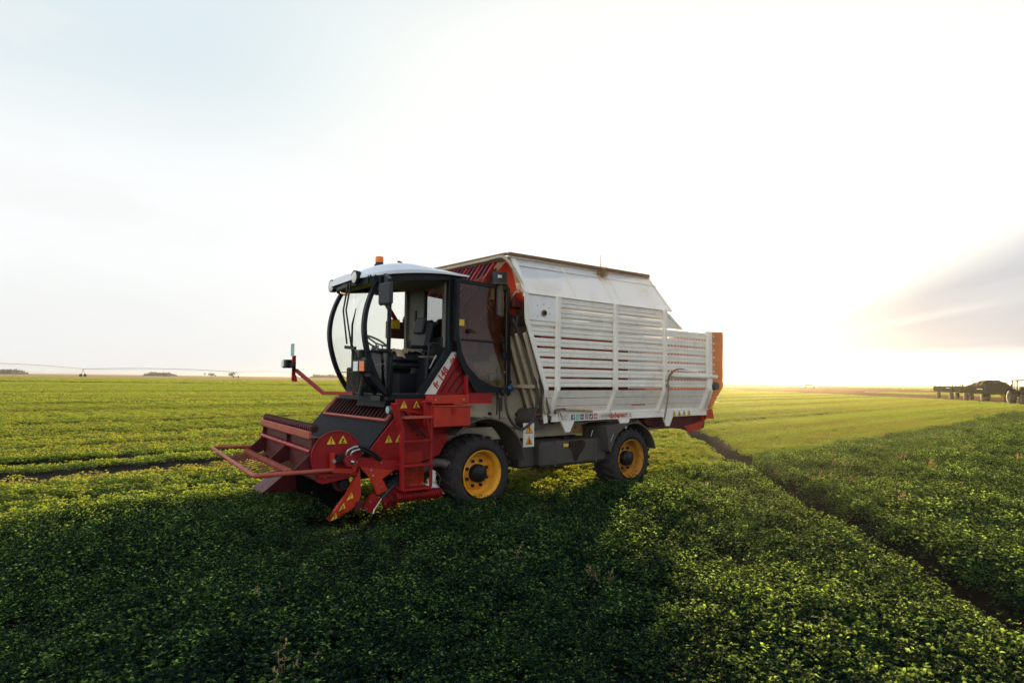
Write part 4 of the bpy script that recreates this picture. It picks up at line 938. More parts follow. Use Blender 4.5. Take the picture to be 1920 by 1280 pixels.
# exhaust canister
b = MB(); b.tube([(-.50, .80, 2.6), (-.50, .80, 3.06)], .045, dull, 12); b.tube([(-.50, .80, 3.045), (-.50, .80, 3.20)], .115, greyp, 24); b.tube([(-.50, .80, 3.03), (-.50, .80, 3.045)], .125, dull, 24); b.box((-.42, .90, 3.13), (.05, .03, .04), labelw); b.build('air_cleaner', HV)
b = MB(); b.box((-.2, -.05, 1.75), (.6, 1.1, .6), reddark, bev=.03); b.build('engine_housing', HV)
# ladder
b = MB(); yl = 1.12
for p, q in (((1.32, 1.40), (1.215, 1.07)), ((1.215, 1.08), (1.20, .37))): b.bar((p[0], yl, p[1]), (q[0], yl, q[1]), .05, .045, red, up=(0, 1, 0), bev=.004)
b.bar((1.29, yl - .1, 1.40), (1.19, yl - .1, 1.07), .02, .09, red, up=(0, 1, 0))
b.tube(smooth_path([(.93, yl - .05, 1.40), (.85, yl, 1.415), (.805, yl, 1.38), (.80, yl, 1.3)], 4) + [(.80, yl, .38)], .022, red, 8)
b.bar((.92, yl, 1.41), (.82, yl, 1.0), .03, .02, red, up=(0, 1, 0))
for z_ in (1.225, .94, .65, .37): b.box((1.0, yl - .03, z_), (.40, .12, .03), red if z_ < 1 else redpale, bev=.005)
b.bar((1.22, yl - .12, .38), (.80, yl - .12, .38), .02, .02, red); b.build('ladder', HV)
b = MB(); ym = yl - .12          # expanded-metal sieve
def lat(x0, x1, z0, z1, s_=.032):
    n = int((x1 - x0 + z1 - z0) / s_) + 2
    for k in range(n):
        for sg in (1, -1):
            # line z = z0 + sg*(x - xk)
            c_ = x0 - (z1 - z0) + k * s_ * 1.0
            pts = []
            xa, za = c_, (z0 if sg > 0 else z1); xb, zb = c_ + (z1 - z0), (z1 if sg > 0 else z0)
            if xb < x0 or xa > x1: continue
            if xa < x0: t_ = (x0 - xa) / (xb - xa); xa, za = x0, za + (zb - za) * t_
            if xb > x1: t_ = (x1 - c_) / (z1 - z0); zb = (z0 if sg > 0 else z1) + ((z1 - z0) if sg > 0 else (z0 - z1)) * t_; xb = x1
            if abs(xb - xa) > .004: b.bar((xa, ym, za), (xb, ym, zb), .008, .008, redlit, up=(0, 1, 0))
lat(.82, 1.16, .39, .63); lat(.86, 1.16, .66, .80); b.build('mesh_guard', HV)
# chute under the cab, side plate, grille
b = MB(); b.prism([(.98, 1.43), (1.16, 1.245), (1.50, .865), (1.72, .64), (1.6, .5), (.9, .55), (.6, 1.3)], -1.2, .84, chute); b.bar((1.18, -1.0, 1.19), (1.46, -1.0, .90), .004, .012, dull); CH = b.build('feed_chute', HV)
b = MB(); b.prism([(1.16, 1.44), (1.16, 1.22), (1.50, .84), (1.47, .62), (1.18, .64), (.76, .66), (.52, .72), (.32, 1.05), (.45, 1.44)], .845, .875, red)
b.bar((1.14, .88, 1.32), (.62, .88, 1.22), .02, .05, redlit, up=(0, 1, 0)); b.bar((1.05, .90, 1.30), (.72, .90, .96), .03, .04, red, up=(0, 1, 0))
b.tube(smooth_path([(1.1, .90, 1.26), (.98, .93, 1.16), (.84, .93, 1.02), (.80, .92, .9)]), .012, hosem, 6)
for x_, z_ in ((.93, 1.06), (.86, .99), (1.02, .86)): b.tube([(x_, .875, z_), (x_, .885, z_)], .014, reddark, 8)
CS = b.build('chute_side_plate', HV)
b = MB(); b.prism([(1.0, 1.40), (1.50, .84), (1.47, .55), (.8, .5), (.45, 1.40)], -1.235, -1.205, red); b.build('chute_side_plate', HV)
warning(CS, (1.26, .882, .96), XR, UP, .115, '!'); warning(CS, (1.12, .882, .96), XR, UP, .115, 'x'); warning(CS, (1.06, .882, 1.372), XR, UP, .115, '!'); warning(CS, (.88, .882, 1.372), XR, UP, .115, 'hand')
b = MB()
ga, gb = Vector((1.045, 0, 1.405)), Vector((1.245, 0, 1.175)); nr = Vector((.75, 0, .66))
for k in range(18): y_ = -.98 + k * .1; b.bar((ga.x, y_, ga.z - .008), (gb.x, y_, gb.z - .008), .035, .03, grille_m, up=tuple(nr))
for (p_, y0_), (q_, y1_) in (((ga, -1.05), (ga, .78)), ((gb, -1.05), (gb, .78)), ((ga, -1.05), (gb, -1.05)), ((ga, .78), (gb, .78))): b.bar((p_.x, y0_, p_.z), (q_.x, y1_, q_.z), .028, .03, redpale, up=tuple(nr))
b.build('grille', HV)
b = MB(); b.lathe([(.0, .05), (.045, .045), (.055, .0), (.045, -.03), (0, -.03)], (1.23, .87, 1.31), dull, 20, axis='x'); b.lathe([(.0, .055), (.045, .05)], (1.23, .87, 1.31), teal, 20, axis='x'); b.build('reflector', HV)
# roller, pipe and white deflector beside the wheel
b = MB(); b.tube([(1.25, 1.05, .28), (.60, 1.05, .28)], .045, reddark, 14)
for k in range(24): x_ = 1.24 - k * .0265; b.tube([(x_, 1.05, .28), (x_ - .010, 1.05, .28)], .062, red, 16)
b.build('spiral_roller', HV)
b = MB(); b.prism([(.72, .43), (.72, .36), (.56, .33), (.48, .235), (.62, .24), (.64, .34), (.60, .52), (.66, .55), (.68, .44)], .92, .95, white); b.prism([(.98, .41), (.62, .37), (.62, .33), (.98, .37)], .92, .98, white); b.build('white_deflector', HV)
b = MB(); b.tube(smooth_path([(.75, .86, .55), (.65, .9, .62), (.55, .95, .63), (.47, 1.0, .60)]), .055, dull, 14); b.lathe([(.045, .0), (.06, .0), (.06, .03), (.045, .03)], (.45, 1.0, .60), dull, 16, axis='x')
b.tube(smooth_path([(.62, .96, .52), (.58, 1.0, .45), (.60, 1.0, .36)]), .01, hosem, 6); b.build('exhaust_pipe', HV)
# lamp arm on the far side
b = MB()
b.bar((1.10, -.40, 1.475), (1.20, -1.22, 1.465), .05, .05, red, bev=.005); b.bar((1.20, -1.20, 1.465), (1.40, -1.76, 1.80), .05, .05, red, bev=.005); b.bar((1.42, -1.80, 1.64), (1.42, -1.80, 2.02), .035, .05, red)
b.prism([(-1.86, 1.62), (-1.72, 1.62), (-1.75, 1.72), (-1.83, 1.72)], 1.39, 1.42, red, axis='x'); b.bar((1.42, -1.78, 1.88), (1.46, -1.68, 1.82), .05, .09, black); b.bar((1.43, -1.8, 1.86), (1.45, -1.9, 1.89), .04, .04, black)
ar = b.build('lamp_arm', HV)
b = MB(); b.box((1.45, -1.98, 1.895), (.12, .20, .13), black, bev=.02); b.box((1.512, -2.02, 1.90), (.01, .10, .10), whitel, bev=.003); b.build('side_lamp', ar)
b = MB(); b.box((1.445, -1.80, 2.105), (.012, .12, .19), teal, bev=.002)
for i in range(4):
    for j in range(3): 
        if (i * 3 + j) % 4: b.box((1.4525, -1.835 + j * .032, 2.05 + i * .042), (.002, .018, .012), tealink)
b.build('reflector_board', ar)

# ------------------------------------------------ pick-up header (slewed slightly)
HD = empty('pickup_header', (0, 0, 0), R(-6.5)); HD.parent = HV
yn, yf = 1.10, -1.32
b = MB()
b.box((2.045, (yn + yf) / 2, .80), (.02, yn - yf, .44), reddark)                       # back sheet
b.bar((2.12, yf, 1.045), (2.12, yn, 1.045), .035, .085, redpale, bev=.006); b.bar((2.07, yf, 1.005), (2.07, yn, 1.005), .12, .02, reddark)
for y_ in (yf, -.02, yn - .02): b.prism([(2.10, 1.0), (2.10, .85), (2.33, .64), (2.18, .60), (2.03, .66), (2.03, 1.0)], y_, y_ + .014, reddark)
b.tube([(2.11, yf, .86), (2.11, yn, .86)], .028, red, 12)
b.box((1.86, (yn + yf) / 2, .64), (.32, yn - yf - .1, .30), reddark, bev=.04); b.box((1.72, (yn + yf) / 2, .46), (.20, yn - yf - .3, .22), void, bev=.05)  # the black box paints the dark hollow under the header
b.box((1.68, -.1, .30), (.16, 2.0, .36), void, bev=.04); b.prism([(2.22, .12), (1.80, .46), (1.55, .50), (1.5, .12)], -1.30, -.75, reddark)  # black box added to block light below the header
b.build('header_frame', HD)
def coil_roller(name, x_, z_, y0, y1, r_, gap, m1, m2):
    b = MB(); b.tube([(x_, y0, z_), (x_, y1, z_)], r_ * .55, m1, 12); y_ = y0 + .02
    while y_ < y1 - .02: b.tube([(x_, y_, z_), (x_, y_ + gap * .38, z_ + .004)], r_, m2, 12); y_ += gap
    return b.build(name, HD)
coil_roller('top_roller', 2.07, 1.115, yf + .05, yn + .02, .05, .085, hubm, reddark)
coil_roller('lower_roller', 2.34, .655, yf + .1, yn - .04, .04, .08, hubm, redpale)
b = MB()
for k in range(15):
    y_ = yf + .18 + k * .155; b.tube([(2.32, y_, .635), (2.52, y_, .60), (2.70, y_, .635 - .03)], [.007, .006, .005], redpale, 6)
b.build('tine_rack', HD)
b = MB(); b.tube([(1.88, 1.20, .66), (2.60, 1.22, .655)] + smooth_path([(2.66, 1.22, .655), (2.71, 1.20, .656), (2.73, 1.14, .657)], 3) + smooth_path([(2.74, -1.38, .695), (2.73, -1.44, .697), (2.67, -1.46, .697)], 3) + [(2.05, -1.42, .69)], .023, redpale, 10); b.build('fork_hoop', HD)
def disc(y0, y1):
    pr = [(1.83 + .285 * math.cos(R(a)), .80 + .285 * math.sin(R(a))) for a in range(-8, 196, 8)] + [(2.02 - .44, .0)][:0]
    return [(1.83 + .285 * math.cos(R(a)), .80 + .285 * math.sin(R(a))) for a in range(-20, 201, 8)] + [(1.60, .575)][:0]
def end_shield(ya, yb, out):
    pts = [(1.83 + .285 * math.cos(R(a)), .80 + .285 * math.sin(R(a))) for a in range(-32, 213, 7)] + [(1.63, .60), (1.66, .565), (1.90, .515), (2.0, .535), (2.04, .60)][::1]
    pts = [(1.83 + .285 * math.cos(R(a)), .80 + .285 * math.sin(R(a))) for a in range(-25, 206, 7)] + [(1.575, .62), (1.60, .565), (1.98, .50), (2.04, .53)]
    b = MB(); b.prism(pts, ya, yb, red); e = yb if out > 0 else ya
    b.tube([(x_, e, z_) for x_, z_ in pts[:34]], .010, red, 6)
    b.box((1.82, (ya + yb) / 2 + out * .03, .60), (.44, .05, .03), red)
    for x_ in (1.86, 1.96): b.tube([(x_, e, .585), (x_, e + out * .02, .585)], .010, steel, 8)
    return b.build('end_shield', HD)
es = end_shield(1.12, 1.145, 1); end_shield(-1.36, -1.335, -1)
warning(es, (1.90, 1.152, .985), XR, UP, .115, '!'); warning(es, (1.765, 1.152, .99), XR, UP, .115, 'hand')
b = MB()   # hydraulic motor with clamp and hoses
b.tube([(1.72, 1.15, .76), (1.72, 1.30, .76)], .062, red, 16); b.box((1.78, 1.20, .78), (.14, .08, .09), hubm, bev=.01); b.tube([(1.71, 1.30, .755), (1.68, 1.32, .745)], .02, steel, 8)
for p, q in (((1.90, .85), (1.89, .66)), ((1.89, .655), (1.66, .635)), ((1.66, .63), (1.62, .74))): b.bar((p[0], 1.20, p[1]), (q[0], 1.20, q[1]), .05, .035, redlit, up=(0, 1, 0))
b.tube([(1.885, 1.2, .76), (1.885, 1.24, .76)], .022, steel, 10); b.build('hydraulic_motor', HD)
b = MB()
b.tube(smooth_path([(1.74, 1.22, .82), (1.72, 1.24, .89), (1.66, 1.24, .91), (1.55, 1.23, .90), (1.42, 1.2, .83), (1.30, 1.16, .74)], 5), .016, ink, 8); b.tube(smooth_path([(1.70, 1.24, .82), (1.67, 1.26, .87), (1.58, 1.25, .875), (1.45, 1.22, .81), (1.32, 1.17, .73)], 5), .014, ink, 8)
b.tube(smooth_path([(1.745, 1.22, .81), (1.725, 1.24, .875), (1.67, 1.245, .905), (1.62, 1.245, .91)], 5), .018, steel, 8); b.tube(smooth_path([(1.70, 1.24, .81), (1.675, 1.262, .862), (1.60, 1.256, .879)], 5), .017, steel, 8); b.build('motor_hose', HD)
b = MB()   # lift arm with gusset, legs
b.prism([(1.70, .80), (1.04, .70), (1.04, .595), (1.55, .665), (1.70, .68)], 1.10, 1.17, red)
b.prism([(1.56, .668), (1.14, .605), (1.28, .515), (1.44, .53)], 1.165, 1.18, redlit); b.prism([(1.43, .535), (1.29, .52), (1.21, .38), (1.34, .33)], 1.13, 1.175, redlit)
b.prism([(1.38, .35), (1.32, .30), (1.24, .26), (1.42, .12), (1.50, .19)], 1.08, 1.13, red); b.prism([(1.06, .45), (1.06, .20), (1.22, .13), (1.28, .28)], 1.08, 1.12, red); b.prism([(1.16, .22), (1.10, .25), (1.02, .10), (1.10, .09)], 1.08, 1.13, red)
for x_, z_ in ((1.43, .625), (1.405, .56)): b.tube([(x_, 1.18, z_), (x_, 1.19, z_)], .013, steel, 8)
for x_, z_ in ((1.12, .24), (1.46, .17)): b.tube([(x_, 1.12, z_), (x_, 1.15, z_)], .017, dull, 8)
for x_, z_ in ((1.08, .66), (1.30, .70), (1.60, .735), (1.24, .22), (1.36, .45), (1.30, .42), (1.17, .56), (1.42, .26)): b.tube([(x_, 1.13, z_), (x_, 1.185, z_)], .009, steel, 7)
b.build('lift_arm', HD)
b = MB(); b.tube([(1.06, 1.17, .50), (1.29, 1.18, .285)], .022, greyp, 10); b.tube([(1.29, 1.18, .285), (1.37, 1.18, .17)], .012, steel, 8); b.tube([(1.37, 1.18, .175), (1.385, 1.18, .12)], .02, steel, 8); b.bar((1.22, 1.15, .42), (1.02, 1.15, .55), .05, .09, hubm, up=(0, 1, 0)); b.build('lift_cylinder', HD)
def skid(y0, y1, mm=redlit):
    b = MB(); b.prism([(1.55, .66), (1.53, .34), (1.57, .24), (1.72, .14), (1.90, .085), (1.905, .10), (1.70, .36), (1.60, .55)], y0, y1, mm)
    b.prism([(1.52, .30), (1.50, .22), (1.60, .16), (1.60, .26)], y0 - .01, y1 + .01, reddark); return b.build('crop_divider', HD)
sk = skid(1.08, 1.15); skid(-1.36, -1.29, reddark)
ev = Vector((-.20, 0, .262)).normalized()
for k, (x_, z_) in enumerate(((1.655, .345), (1.745, .235), (1.835, .135))): warning(sk, (x_, 1.152, z_), tuple(-Vector((ev.z, 0, -ev.x)) if False else (-1, 0, .35)), (-.25, 0, 1), .10, '!x!'[k])
coil_roller('crop_auger', 1.70, .46, -1.2, 1.05, .10, .16, hubm, reddark)

# ---------------------------------------------------------------- things resting on the harvester
Mv = Matrix.Translation((OX, OY, 0)) @ Matrix.Rotation(math.atan2(Fv[1], Fv[0]), 4, 'Z')
def placed(root): root.matrix_world = Mv; return root
def pitchfork(label, head, tines, shaft, r_):
    root = placed(empty('pitchfork', (0, 0, 0))); tag(root, label, 'pitchfork')
    b = MB()
    for t_ in tines: b.tube(smooth_path([head] + t_, 5), [.009] * (len(smooth_path([head] + t_, 5)) - 3) + [.007, .005, .003], rust, 6)
    b.tube([head, shaft[0]], .014, rust, 8); b.build('tines', root)
    b = MB(); b.tube(smooth_path(shaft, 4), r_, wood, 8); b.build('handle', root); return root
pitchfork('pitchfork lying flat on the bottom rail above the row of square icons', (-1.52, 1.10, 1.262),
          [[(-1.42, 1.10 + .03 * k, 1.275 + .004 * k), (-1.32 + .02 * k, 1.10 + .05 * k, 1.262), (-1.24 - .02 * k, 1.09 + .065 * k, 1.215 - .03 * k)] for k in range(4)],
          [(-1.52, 1.10, 1.262), (-1.8, 1.09, 1.25), (-2.12, 1.08, 1.228)], .018)
pf = pitchfork('pitchfork hanging upright on the third side post with its tines pointing rearwards', (-3.76, 1.27, 1.68),
          [[(-3.80, 1.27 + .01 * k, 1.80), (-3.92, 1.27 + .02 * k, 1.88 + .008 * k), (-4.06 - .04 * k, 1.26 + .03 * k, 1.895 + .01 * k - (.03 if k == 3 else 0))] for k in range(4)],
          [(-3.76, 1.27, 1.68), (-3.77, 1.265, 1.45), (-3.86, 1.12, 1.05)], .015)
b = MB(); rs = random.Random(4)
for k in range(26): 
    a = rs.uniform(0, 6.28); b.tube([(-3.76, 1.265, 1.66 + rs.uniform(-.06, .08)), (-3.76 + .05 * math.cos(a), 1.27 + .04 * math.sin(a), 1.62 + rs.uniform(-.1, .14))], .003, rust, 4)
b.build('crop_strands', pf)
b = MB(); rs = random.Random(9)
for k in range(420):
    p = Vector((rs.gauss(0, .05), rs.gauss(0, .03), rs.gauss(0, .055))); d = Vector((rs.gauss(0, 1), rs.gauss(0, 1), rs.gauss(0, 1) - .4)).normalized() * rs.uniform(.04, .1); q = Vector((rs.gauss(0, 1), rs.gauss(0, 1), rs.gauss(0, 1))).normalized() * .006
    c0 = Vector((-2.42, .99, 3.40)); b.add([c0 + p - q, c0 + p + q, c0 + p + d], [(0, 1, 2)], dry_m)
o = b.build('weed_tuft'); o.matrix_world = Mv; tag(o, 'clump of dry weed caught on the top edge of the white box', 'weed')
b = MB(); b.tube([(-2.40, .99, 3.45), (-2.40, .99, 3.68)], .005, dull, 6); b.build('thin_aerial', CB)
# tan cloth on the seat
b = MB(); vs = []; n = 12
for i in range(n):
    for j in range(8): vs.append((.82 - .44 * i / (n - 1), -.12 + .40 * j / 7 + .05 * math.sin(i * .9), 2.055 + .014 * math.sin(i * 1.7 + j) + .02 * math.cos(j * 1.3) + (.03 if 3 < i < 8 else 0) - (.06 if j == 7 and i < 5 else 0)))
b.add(vs, [(i * 8 + j, i * 8 + j + 1, (i + 1) * 8 + j + 1, (i + 1) * 8 + j) for i in range(n - 1) for j in range(7)], clothm, True)
o = b.build('cloth'); o.matrix_world = Mv; tag(o, 'crumpled tan cloth lying on the black seat inside the cab', 'cloth')
# cut leaves fallen on the front fender
b = MB(); vs, fs = leaf_geo(random.Random(2), 34, .10, .06, .03, .012, False)
b.add([(v[0] * 1.8 - .42, v[1] * 1.2 + .86, v[2] + 1.06 - abs(v[0]) * .2 - v[0] * -1.0) for v in vs], fs, leaf_near); o = b.build('leaf_litter'); o.matrix_world = Mv; tag(o, 'green cut leaves heaped on top of the front wheel fender', 'leaves', kind='stuff')

# ---------------------------------------------------------------- tractor and two trailers on the dirt road
def veh(name, p, q, label, cat, group=None):
    d = Vector(q) - Vector(p); return tag(empty(name, (p[0], p[1], 0.03), math.atan2(d.y, d.x)), label, cat, group)
def simple_wheel(x_, y_, r_, wd, root, hub=dull):
    b = MB(); b.lathe([(r_ * .55, wd / 2), (r_ * .93, wd / 2), (r_, wd * .3), (r_, -wd * .3), (r_ * .93, -wd / 2), (r_ * .55, -wd / 2)], (x_, y_, r_), rubber, 24)
    b.lathe([(0, wd * .3), (r_ * .3, wd * .32), (r_ * .56, wd * .4)], (x_, y_, r_), hub, 20); b.lathe([(0, -wd * .3), (r_ * .3, -wd * .32), (r_ * .56, -wd * .4)], (x_, y_, r_), hub, 20); return b.build('wheel', root)
def trailer(p, q, label, L, loaded):
    root = veh('farm_trailer', p, q, label, 'trailer', 'green trailers behind the tractor')
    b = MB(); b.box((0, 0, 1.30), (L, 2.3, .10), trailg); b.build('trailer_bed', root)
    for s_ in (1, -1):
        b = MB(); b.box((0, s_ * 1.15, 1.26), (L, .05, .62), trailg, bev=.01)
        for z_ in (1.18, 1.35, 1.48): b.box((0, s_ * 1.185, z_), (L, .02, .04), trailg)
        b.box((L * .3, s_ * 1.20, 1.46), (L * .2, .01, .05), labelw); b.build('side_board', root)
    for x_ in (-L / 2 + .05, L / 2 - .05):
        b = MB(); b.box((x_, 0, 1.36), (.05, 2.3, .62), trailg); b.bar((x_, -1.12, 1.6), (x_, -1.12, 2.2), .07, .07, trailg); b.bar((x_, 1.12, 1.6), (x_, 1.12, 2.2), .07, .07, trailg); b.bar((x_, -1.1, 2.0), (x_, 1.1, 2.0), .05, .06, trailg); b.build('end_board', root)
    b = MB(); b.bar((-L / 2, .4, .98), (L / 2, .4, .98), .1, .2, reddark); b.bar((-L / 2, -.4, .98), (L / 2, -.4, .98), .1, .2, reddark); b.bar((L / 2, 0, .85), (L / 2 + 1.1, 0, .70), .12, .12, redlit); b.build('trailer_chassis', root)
    b = MB()
    for k in range(4): 
        x_ = -L / 2 + L * (k + .5) / 4; b.bar((x_, 1.15, 1.5), (x_, 1.15, 2.1 - .1 * (k % 2)), .05, .05, trailg); b.bar((x_, -1.15, 1.5), (x_, -1.15, 2.1), .05, .05, trailg)
    b.bar((-L / 2, 1.15, 1.98), (L / 2, 1.15, 1.98), .02, .03, trailg); b.bar((-L / 2, -1.15, 1.98), (L / 2, -1.15, 1.98), .02, .03, trailg); 
    for z_ in (1.66, 1.76, 1.87): b.box((0, 1.15, z_), (L, .02, .035), trailg); b.box((0, -1.15, z_), (L, .02, .035), trailg)
    b.build('stake_rack', root)
    for x_ in (-L * .33, L * .33):
        for s_ in (1, -1): simple_wheel(x_, s_ * .95, .46, .30, root)
    root.scale = (1, 1, .87); bpy.context.view_layer.update()
    if loaded:
        b = MB(); nx_, ny_ = 16, 9; vs = []
        for i in range(nx_):
            for j in range(ny_):
                u, v_ = i / (nx_ - 1), j / (ny_ - 1) * 2 - 1
                hgt = float(np.interp(u, [0, .05, .3, .55, .8, 1], [.15, .35, .75, .98, 1.05, .7])) * (1 - .55 * abs(v_) ** 3) + .09 * math.sin(i * 2.1 + j * 1.7) + .05 * math.sin(i * 5.3 + j)
                vs.append((-L / 2 + .1 + (L - .2) * u, v_ * 1.08, 1.4 + hgt))
        b.add(vs, [(i * ny_ + j, i * ny_ + j + 1, (i + 1) * ny_ + j + 1, (i + 1) * ny_ + j) for i in range(nx_ - 1) for j in range(ny_ - 1)], haym, False)
        vb = [(v[0], v[1], 1.35) for v in vs]; rim2 = [i * ny_ for i in range(nx_)] + [(nx_ - 1) * ny_ + j for j in range(1, ny_)] + [i * ny_ + ny_ - 1 for i in range(nx_ - 2, -1, -1)] + [j for j in range(ny_ - 2, 0, -1)]
        b.add(vs + vb, [(rim2[k], rim2[(k + 1) % len(rim2)], len(vs) + rim2[(k + 1) % len(rim2)], len(vs) + rim2[k]) for k in range(len(rim2))], haym)
        o = b.build('crop_load'); o.matrix_world = root.matrix_world.copy(); tag(o, 'dark heap of harvested crop piled on the front green trailer', 'crop load')
    return root
cA = Vector((57.6, 84.0, 0)); cB = Vector((50.0, 61.5, 0)); dirc = (cB - cA).normalized()
bpy.context.view_layer.update()
dirc = Vector((-.36, -.93, 0)).normalized(); cA = Vector((51.7, 74.9, 0)) - dirc * 3.5
tA = trailer(cA + dirc * 3.5, cA + dirc * 8, 'empty green flat trailer with stakes, last in the distant convoy', 8.4, False)
tB = trailer(cA + dirc * 14.7, cA + dirc * 20, 'green flat trailer heaped with dark crop, hitched behind the tractor', 8.6, True)
tp = cA + dirc * 24.4
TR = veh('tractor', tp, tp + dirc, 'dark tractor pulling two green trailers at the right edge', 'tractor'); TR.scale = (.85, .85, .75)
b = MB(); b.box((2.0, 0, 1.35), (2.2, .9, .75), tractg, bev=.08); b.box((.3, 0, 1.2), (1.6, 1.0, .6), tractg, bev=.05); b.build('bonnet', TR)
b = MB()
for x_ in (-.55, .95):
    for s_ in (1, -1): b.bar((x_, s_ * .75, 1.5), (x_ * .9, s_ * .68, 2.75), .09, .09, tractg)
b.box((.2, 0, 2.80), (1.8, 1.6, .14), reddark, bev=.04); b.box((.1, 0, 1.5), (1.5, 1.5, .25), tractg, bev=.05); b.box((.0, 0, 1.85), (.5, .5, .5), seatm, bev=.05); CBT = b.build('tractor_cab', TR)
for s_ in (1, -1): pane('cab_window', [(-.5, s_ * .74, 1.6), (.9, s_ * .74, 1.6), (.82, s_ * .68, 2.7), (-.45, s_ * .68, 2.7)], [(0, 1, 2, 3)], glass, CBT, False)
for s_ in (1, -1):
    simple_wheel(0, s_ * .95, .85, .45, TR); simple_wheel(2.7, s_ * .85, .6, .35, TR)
    b = MB(); b.strip(arc(0, .85, .98, 20, 160, 10), min(s_ * .72, s_ * 1.2), max(s_ * .72, s_ * 1.2), .03, tractg); b.build('mudguard', TR)
b = MB(); b.tube([(1.6, .4, 1.7), (1.6, .4, 2.5)], .05, dull, 8); b.build('exhaust', TR)
# distant white car
CR = veh('parked_car', (88, 190), (90, 190), 'tiny white car parked far off by the dirt road', 'car')
b = MB(); b.prism([(-2.1, .35), (2.1, .35), (2.15, .8), (1.2, .95), (.7, 1.42), (-1.2, 1.45), (-2.0, .95)], -.85, .85, white); b.build('car_body', CR)
b = MB(); b.prism([(1.05, .98), (.65, 1.36), (-1.1, 1.38), (-1.7, 1.0)], -.86, .86, ink); b.build('car_window', CR)
for x_ in (-1.3, 1.3):
    for s_ in (1, -1): simple_wheel(x_, s_ * .78, .32, .2, CR)

# ---------------------------------------------------------------- centre-pivot irrigation line on the left
pts = [(-196, 205), (-246, 368), (-204, 475), (-215, 650), (-205, 850)]
for i, (x_, y_) in enumerate(pts[:4]):
    nx_, ny_ = pts[i + 1]; L = math.hypot(nx_ - x_, ny_ - y_)
    root = tag(empty('irrigation_span', (x_, y_, 0), math.atan2(ny_ - y_, nx_ - x_)), ['nearest span of the irrigation boom, entering at the left edge', 'second irrigation boom span, over the far left field', 'third irrigation boom span, past the twin-wheeled tower', 'farthest faint span of the irrigation boom'][i], 'irrigation boom', 'irrigation boom spans across the far field')
    b = MB(); n = 16; P_ = [(L * k / n, 0, 4.6 + 1.2 * math.sin(math.pi * k / n)) for k in range(n + 1)]
    b.tube(P_, .14, dull, 6); b.build('pipe', root)
    b = MB()
    for k in range(n):
        a, c_ = P_[k], P_[k + 1]; m_ = ((a[0] + c_[0]) / 2, 0, (a[2] + c_[2]) / 2 - .95)
        b.tube([a, m_], .02, dull, 4); b.tube([c_, m_], .02, dull, 4)
    b.tube([((P_[k][0] + P_[k + 1][0]) / 2, 0, (P_[k][2] + P_[k + 1][2]) / 2 - .95) for k in range(n)], .015, dull, 4); b.build('truss', root)
    b = MB()
    for s_ in (1, -1): b.tube([(0, 0, 4.6), (0, s_ * 1.7, .9)], .10, dull, 6)
    b.bar((0, -2.0, .85), (0, 2.0, .85), .15, .2, dull); b.build('tower', root)
    for s_ in (1, -1):
        b = MB(); b.lathe([(0, .18), (.5, .2), (.85, .2), (.95, .08), (.95, -.08), (.85, -.2), (.5, -.2), (0, -.18)], (0, s_ * 1.8, .9), rubber, 18); b.build('wheel', root)

# ---------------------------------------------------------------- far trees and low woods on the horizon
def far_tree(x_, y_, h_, wd, label, seed, n=900):
    rs = random.Random(seed); root = tag(empty('tree', (x_, y_, 0)), label, 'tree', 'trees on the horizon')
    b = MB(); b.tube([(0, 0, 0), (.1, 0, h_ * .3), (0, .1, h_ * .6)], [h_ * .035, h_ * .028, h_ * .012], rust, 6)
    for k in range(4): a = k * 1.6; b.tube([(0, 0, h_ * .3), (math.cos(a) * wd * .3, math.sin(a) * wd * .3, h_ * .65)], [h_ * .018, h_ * .006], rust, 5)
    b.build('trunk', root)
    b = MB(); cl = [(rs.gauss(0, wd * .24), rs.gauss(0, wd * .24), h_ * rs.uniform(.38, .85), rs.uniform(.12, .24) * wd) for _ in range(10)]
    for k in range(n):
        cx_, cy_, cz_, cr = rs.choice(cl); v = Vector((rs.gauss(0, 1), rs.gauss(0, 1), rs.gauss(0, .8))).normalized() * cr * rs.uniform(.5, 1.05); c_ = Vector((cx_, cy_, cz_)) + v
        u = Vector((rs.gauss(0, 1), rs.gauss(0, 1), rs.gauss(0, 1))).normalized() * h_ * .045; w_ = u.cross(Vector((rs.gauss(0, 1), rs.gauss(0, 1), rs.gauss(0, 1)))).normalized() * h_ * .035
        b.add([c_ - u, c_ + w_, c_ + u, c_ - w_], [(0, 1, 2, 3)], treeleaf)
    b.build('crown', root); return root
far_tree(-258, 590, 5.0, 6, 'small round dark tree standing alone on the left horizon', 1)
far_tree(-276, 590, 4.2, 7, 'pale rounded tree left of the lone dark tree', 2)
def wood(x0, y0, x1, y1, h_, label, seed, n=2600, depth=30):
    rs = random.Random(seed); b = MB(); d = Vector((x1 - x0, y1 - y0, 0)); nn_ = Vector((-d.y, d.x, 0)).normalized()
    for k in range(n):
        t_ = rs.random(); hh = h_ * (.55 + .45 * abs(math.sin(t_ * 9 + seed) * math.sin(t_ * 23 + 1)) ) * min(1, 8 * t_, 8 * (1 - t_))
        c_ = Vector((x0, y0, 0)) + d * t_ + nn_ * rs.uniform(0, depth) + Vector((0, 0, rs.random() ** .7 * hh))
        u = Vector((rs.gauss(0, 1), rs.gauss(0, 1), rs.gauss(0, 1))).normalized() * 1.2; w_ = u.cross(Vector((rs.gauss(0, 1), rs.gauss(0, 1), rs.gauss(0, 1)))).normalized() * 1.0
        b.add([c_ - u, c_ + w_, c_ + u, c_ - w_], [(0, 1, 2, 3)], treeleaf)
    return tag(b.build('distant_wood'), label, 'wood', kind='stuff')
wood(-520, 900, -482, 905, 5.5, 'low dark wood on the left horizon behind the irrigation boom', 5, 900)
wood(-735, 900, -700, 900, 7.5, 'dark wood at the far left edge of the horizon', 3, 900)
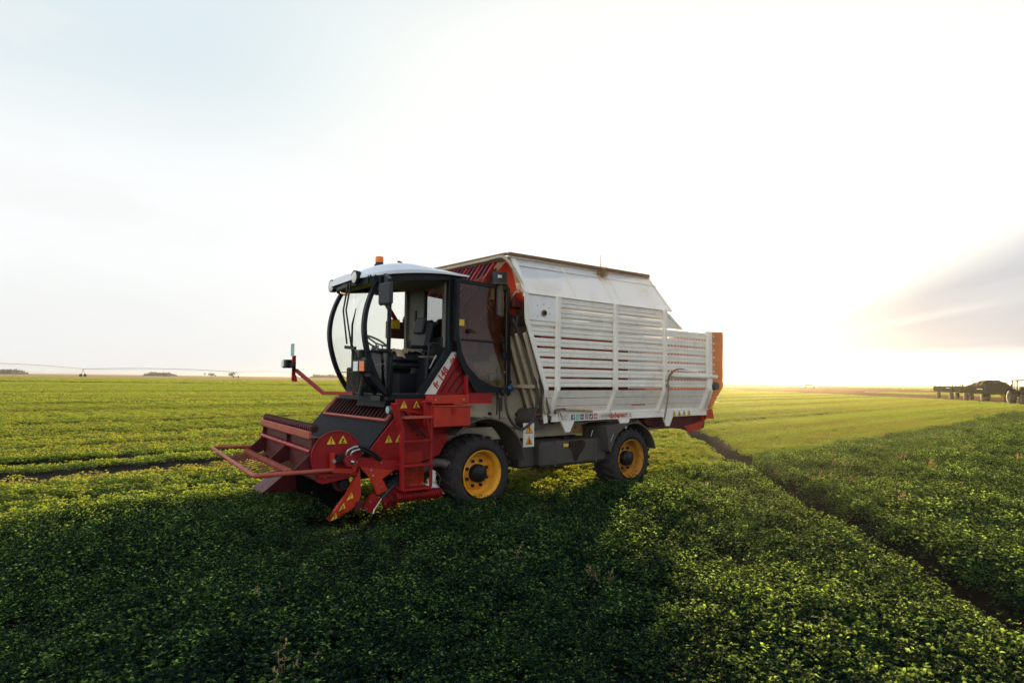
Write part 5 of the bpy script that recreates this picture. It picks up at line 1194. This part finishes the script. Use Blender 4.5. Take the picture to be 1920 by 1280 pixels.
wood(-318, 1000, -262, 1000, 5.5, 'low strip of trees behind the lamp arm and cab', 6, 1400)
wood(338, 1000, 362, 1000, 5, 'faint low wood right of the harvester', 7, 500)
wood(574, 1000, 604, 1000, 5, 'faint low wood between harvester and trailers', 8, 600)

# ---------------------------------------------------------------- dry weeds standing in the crop
def weed_mesh(seed, h_, n):
    rs = random.Random(seed); b = MB()
    for k in range(n):
        a = rs.uniform(0, 6.28); rd = rs.uniform(0, .09); top_ = Vector((math.cos(a) * (rd * 2.4) + rs.gauss(0, .04), math.sin(a) * (rd * 2.4) + rs.gauss(0, .04), h_ * rs.uniform(.6, 1.05)))
        b.tube([(rd * .4 * math.cos(a), rd * .4 * math.sin(a), 0), tuple(top_ * .6), tuple(top_)], [.0018, .0014, .0008], dry_m, 4)
        for q in range(22):
            c_ = top_ * rs.uniform(.5, 1.0); d = Vector((rs.gauss(0, 1), rs.gauss(0, 1), rs.gauss(.3, 1))).normalized() * rs.uniform(.02, .05); u = d.cross(Vector((0, 0, 1))).normalized() * .006
            b.add([c_, c_ + d * .5 + u, c_ + d, c_ + d * .5 - u], [(0, 1, 2, 3)], dry_m)
    return b
W0 = [weed_mesh(s_, .40, 6 + s_ * 2).build('dry_weed') for s_ in range(3)]
first = [True] * 3
def put_weed(k, x_, y_, sc_, label, grp='dry weeds standing in the crop'):
    o = W0[k] if first[k] else W0[k].copy()
    if not first[k]: C.objects.link(o)
    first[k] = False; o.location = (x_, y_, 0); o.rotation_euler = (0, 0, rnd.uniform(0, 6)); o.scale = (sc_,) * 3; tag(o, label, 'dry weed', grp)
left_w = [(0, .02, 5.62, .75, 'largest dry buff weed in the shaded crop below the front wheel'), (1, -.06, 5.36, .6, 'smaller dry weed just nearer than the large buff one in the shaded crop'),
          (2, .74, 5.16, .65, 'dry brown weed at the border of shade and sunlit crop'), (1, -1.68, 4.58, .7, 'thin pale weed in the dark crop below the crop divider'),
          (0, -1.14, 3.33, .85, 'pale branched weed nearest the bottom edge of the photo')]
for a in left_w: put_weed(*a)
rw = [(4.71, 11.46), (6.22, 12.4), (6.35, 12.1), (6.0, 11.7), (4.9, 10.43), (8.78, 15.55), (9.0, 15.7), (8.19, 13.53), (8.14, 12.59), (7.9, 12.1), (10.36, 14.87), (10.7, 15.1), (11.0, 14.9), (11.83, 15.67), (5.26, 8.49), (11.43, 19.8), (12.6, 19.2), (10.51, 13.48), (5.2, 10.6), (5.45, 10.5), (9.4, 13.2), (13.2, 17.8), (7.2, 14.6), (6.9, 9.9), (9.9, 12.2)]
for i, (x_, y_) in enumerate(rw): put_weed(i % 3, x_, y_, .5 + .3 * ((i * 37) % 10) / 10, 'dry buff weed standing in the crop bed right of the ditch')
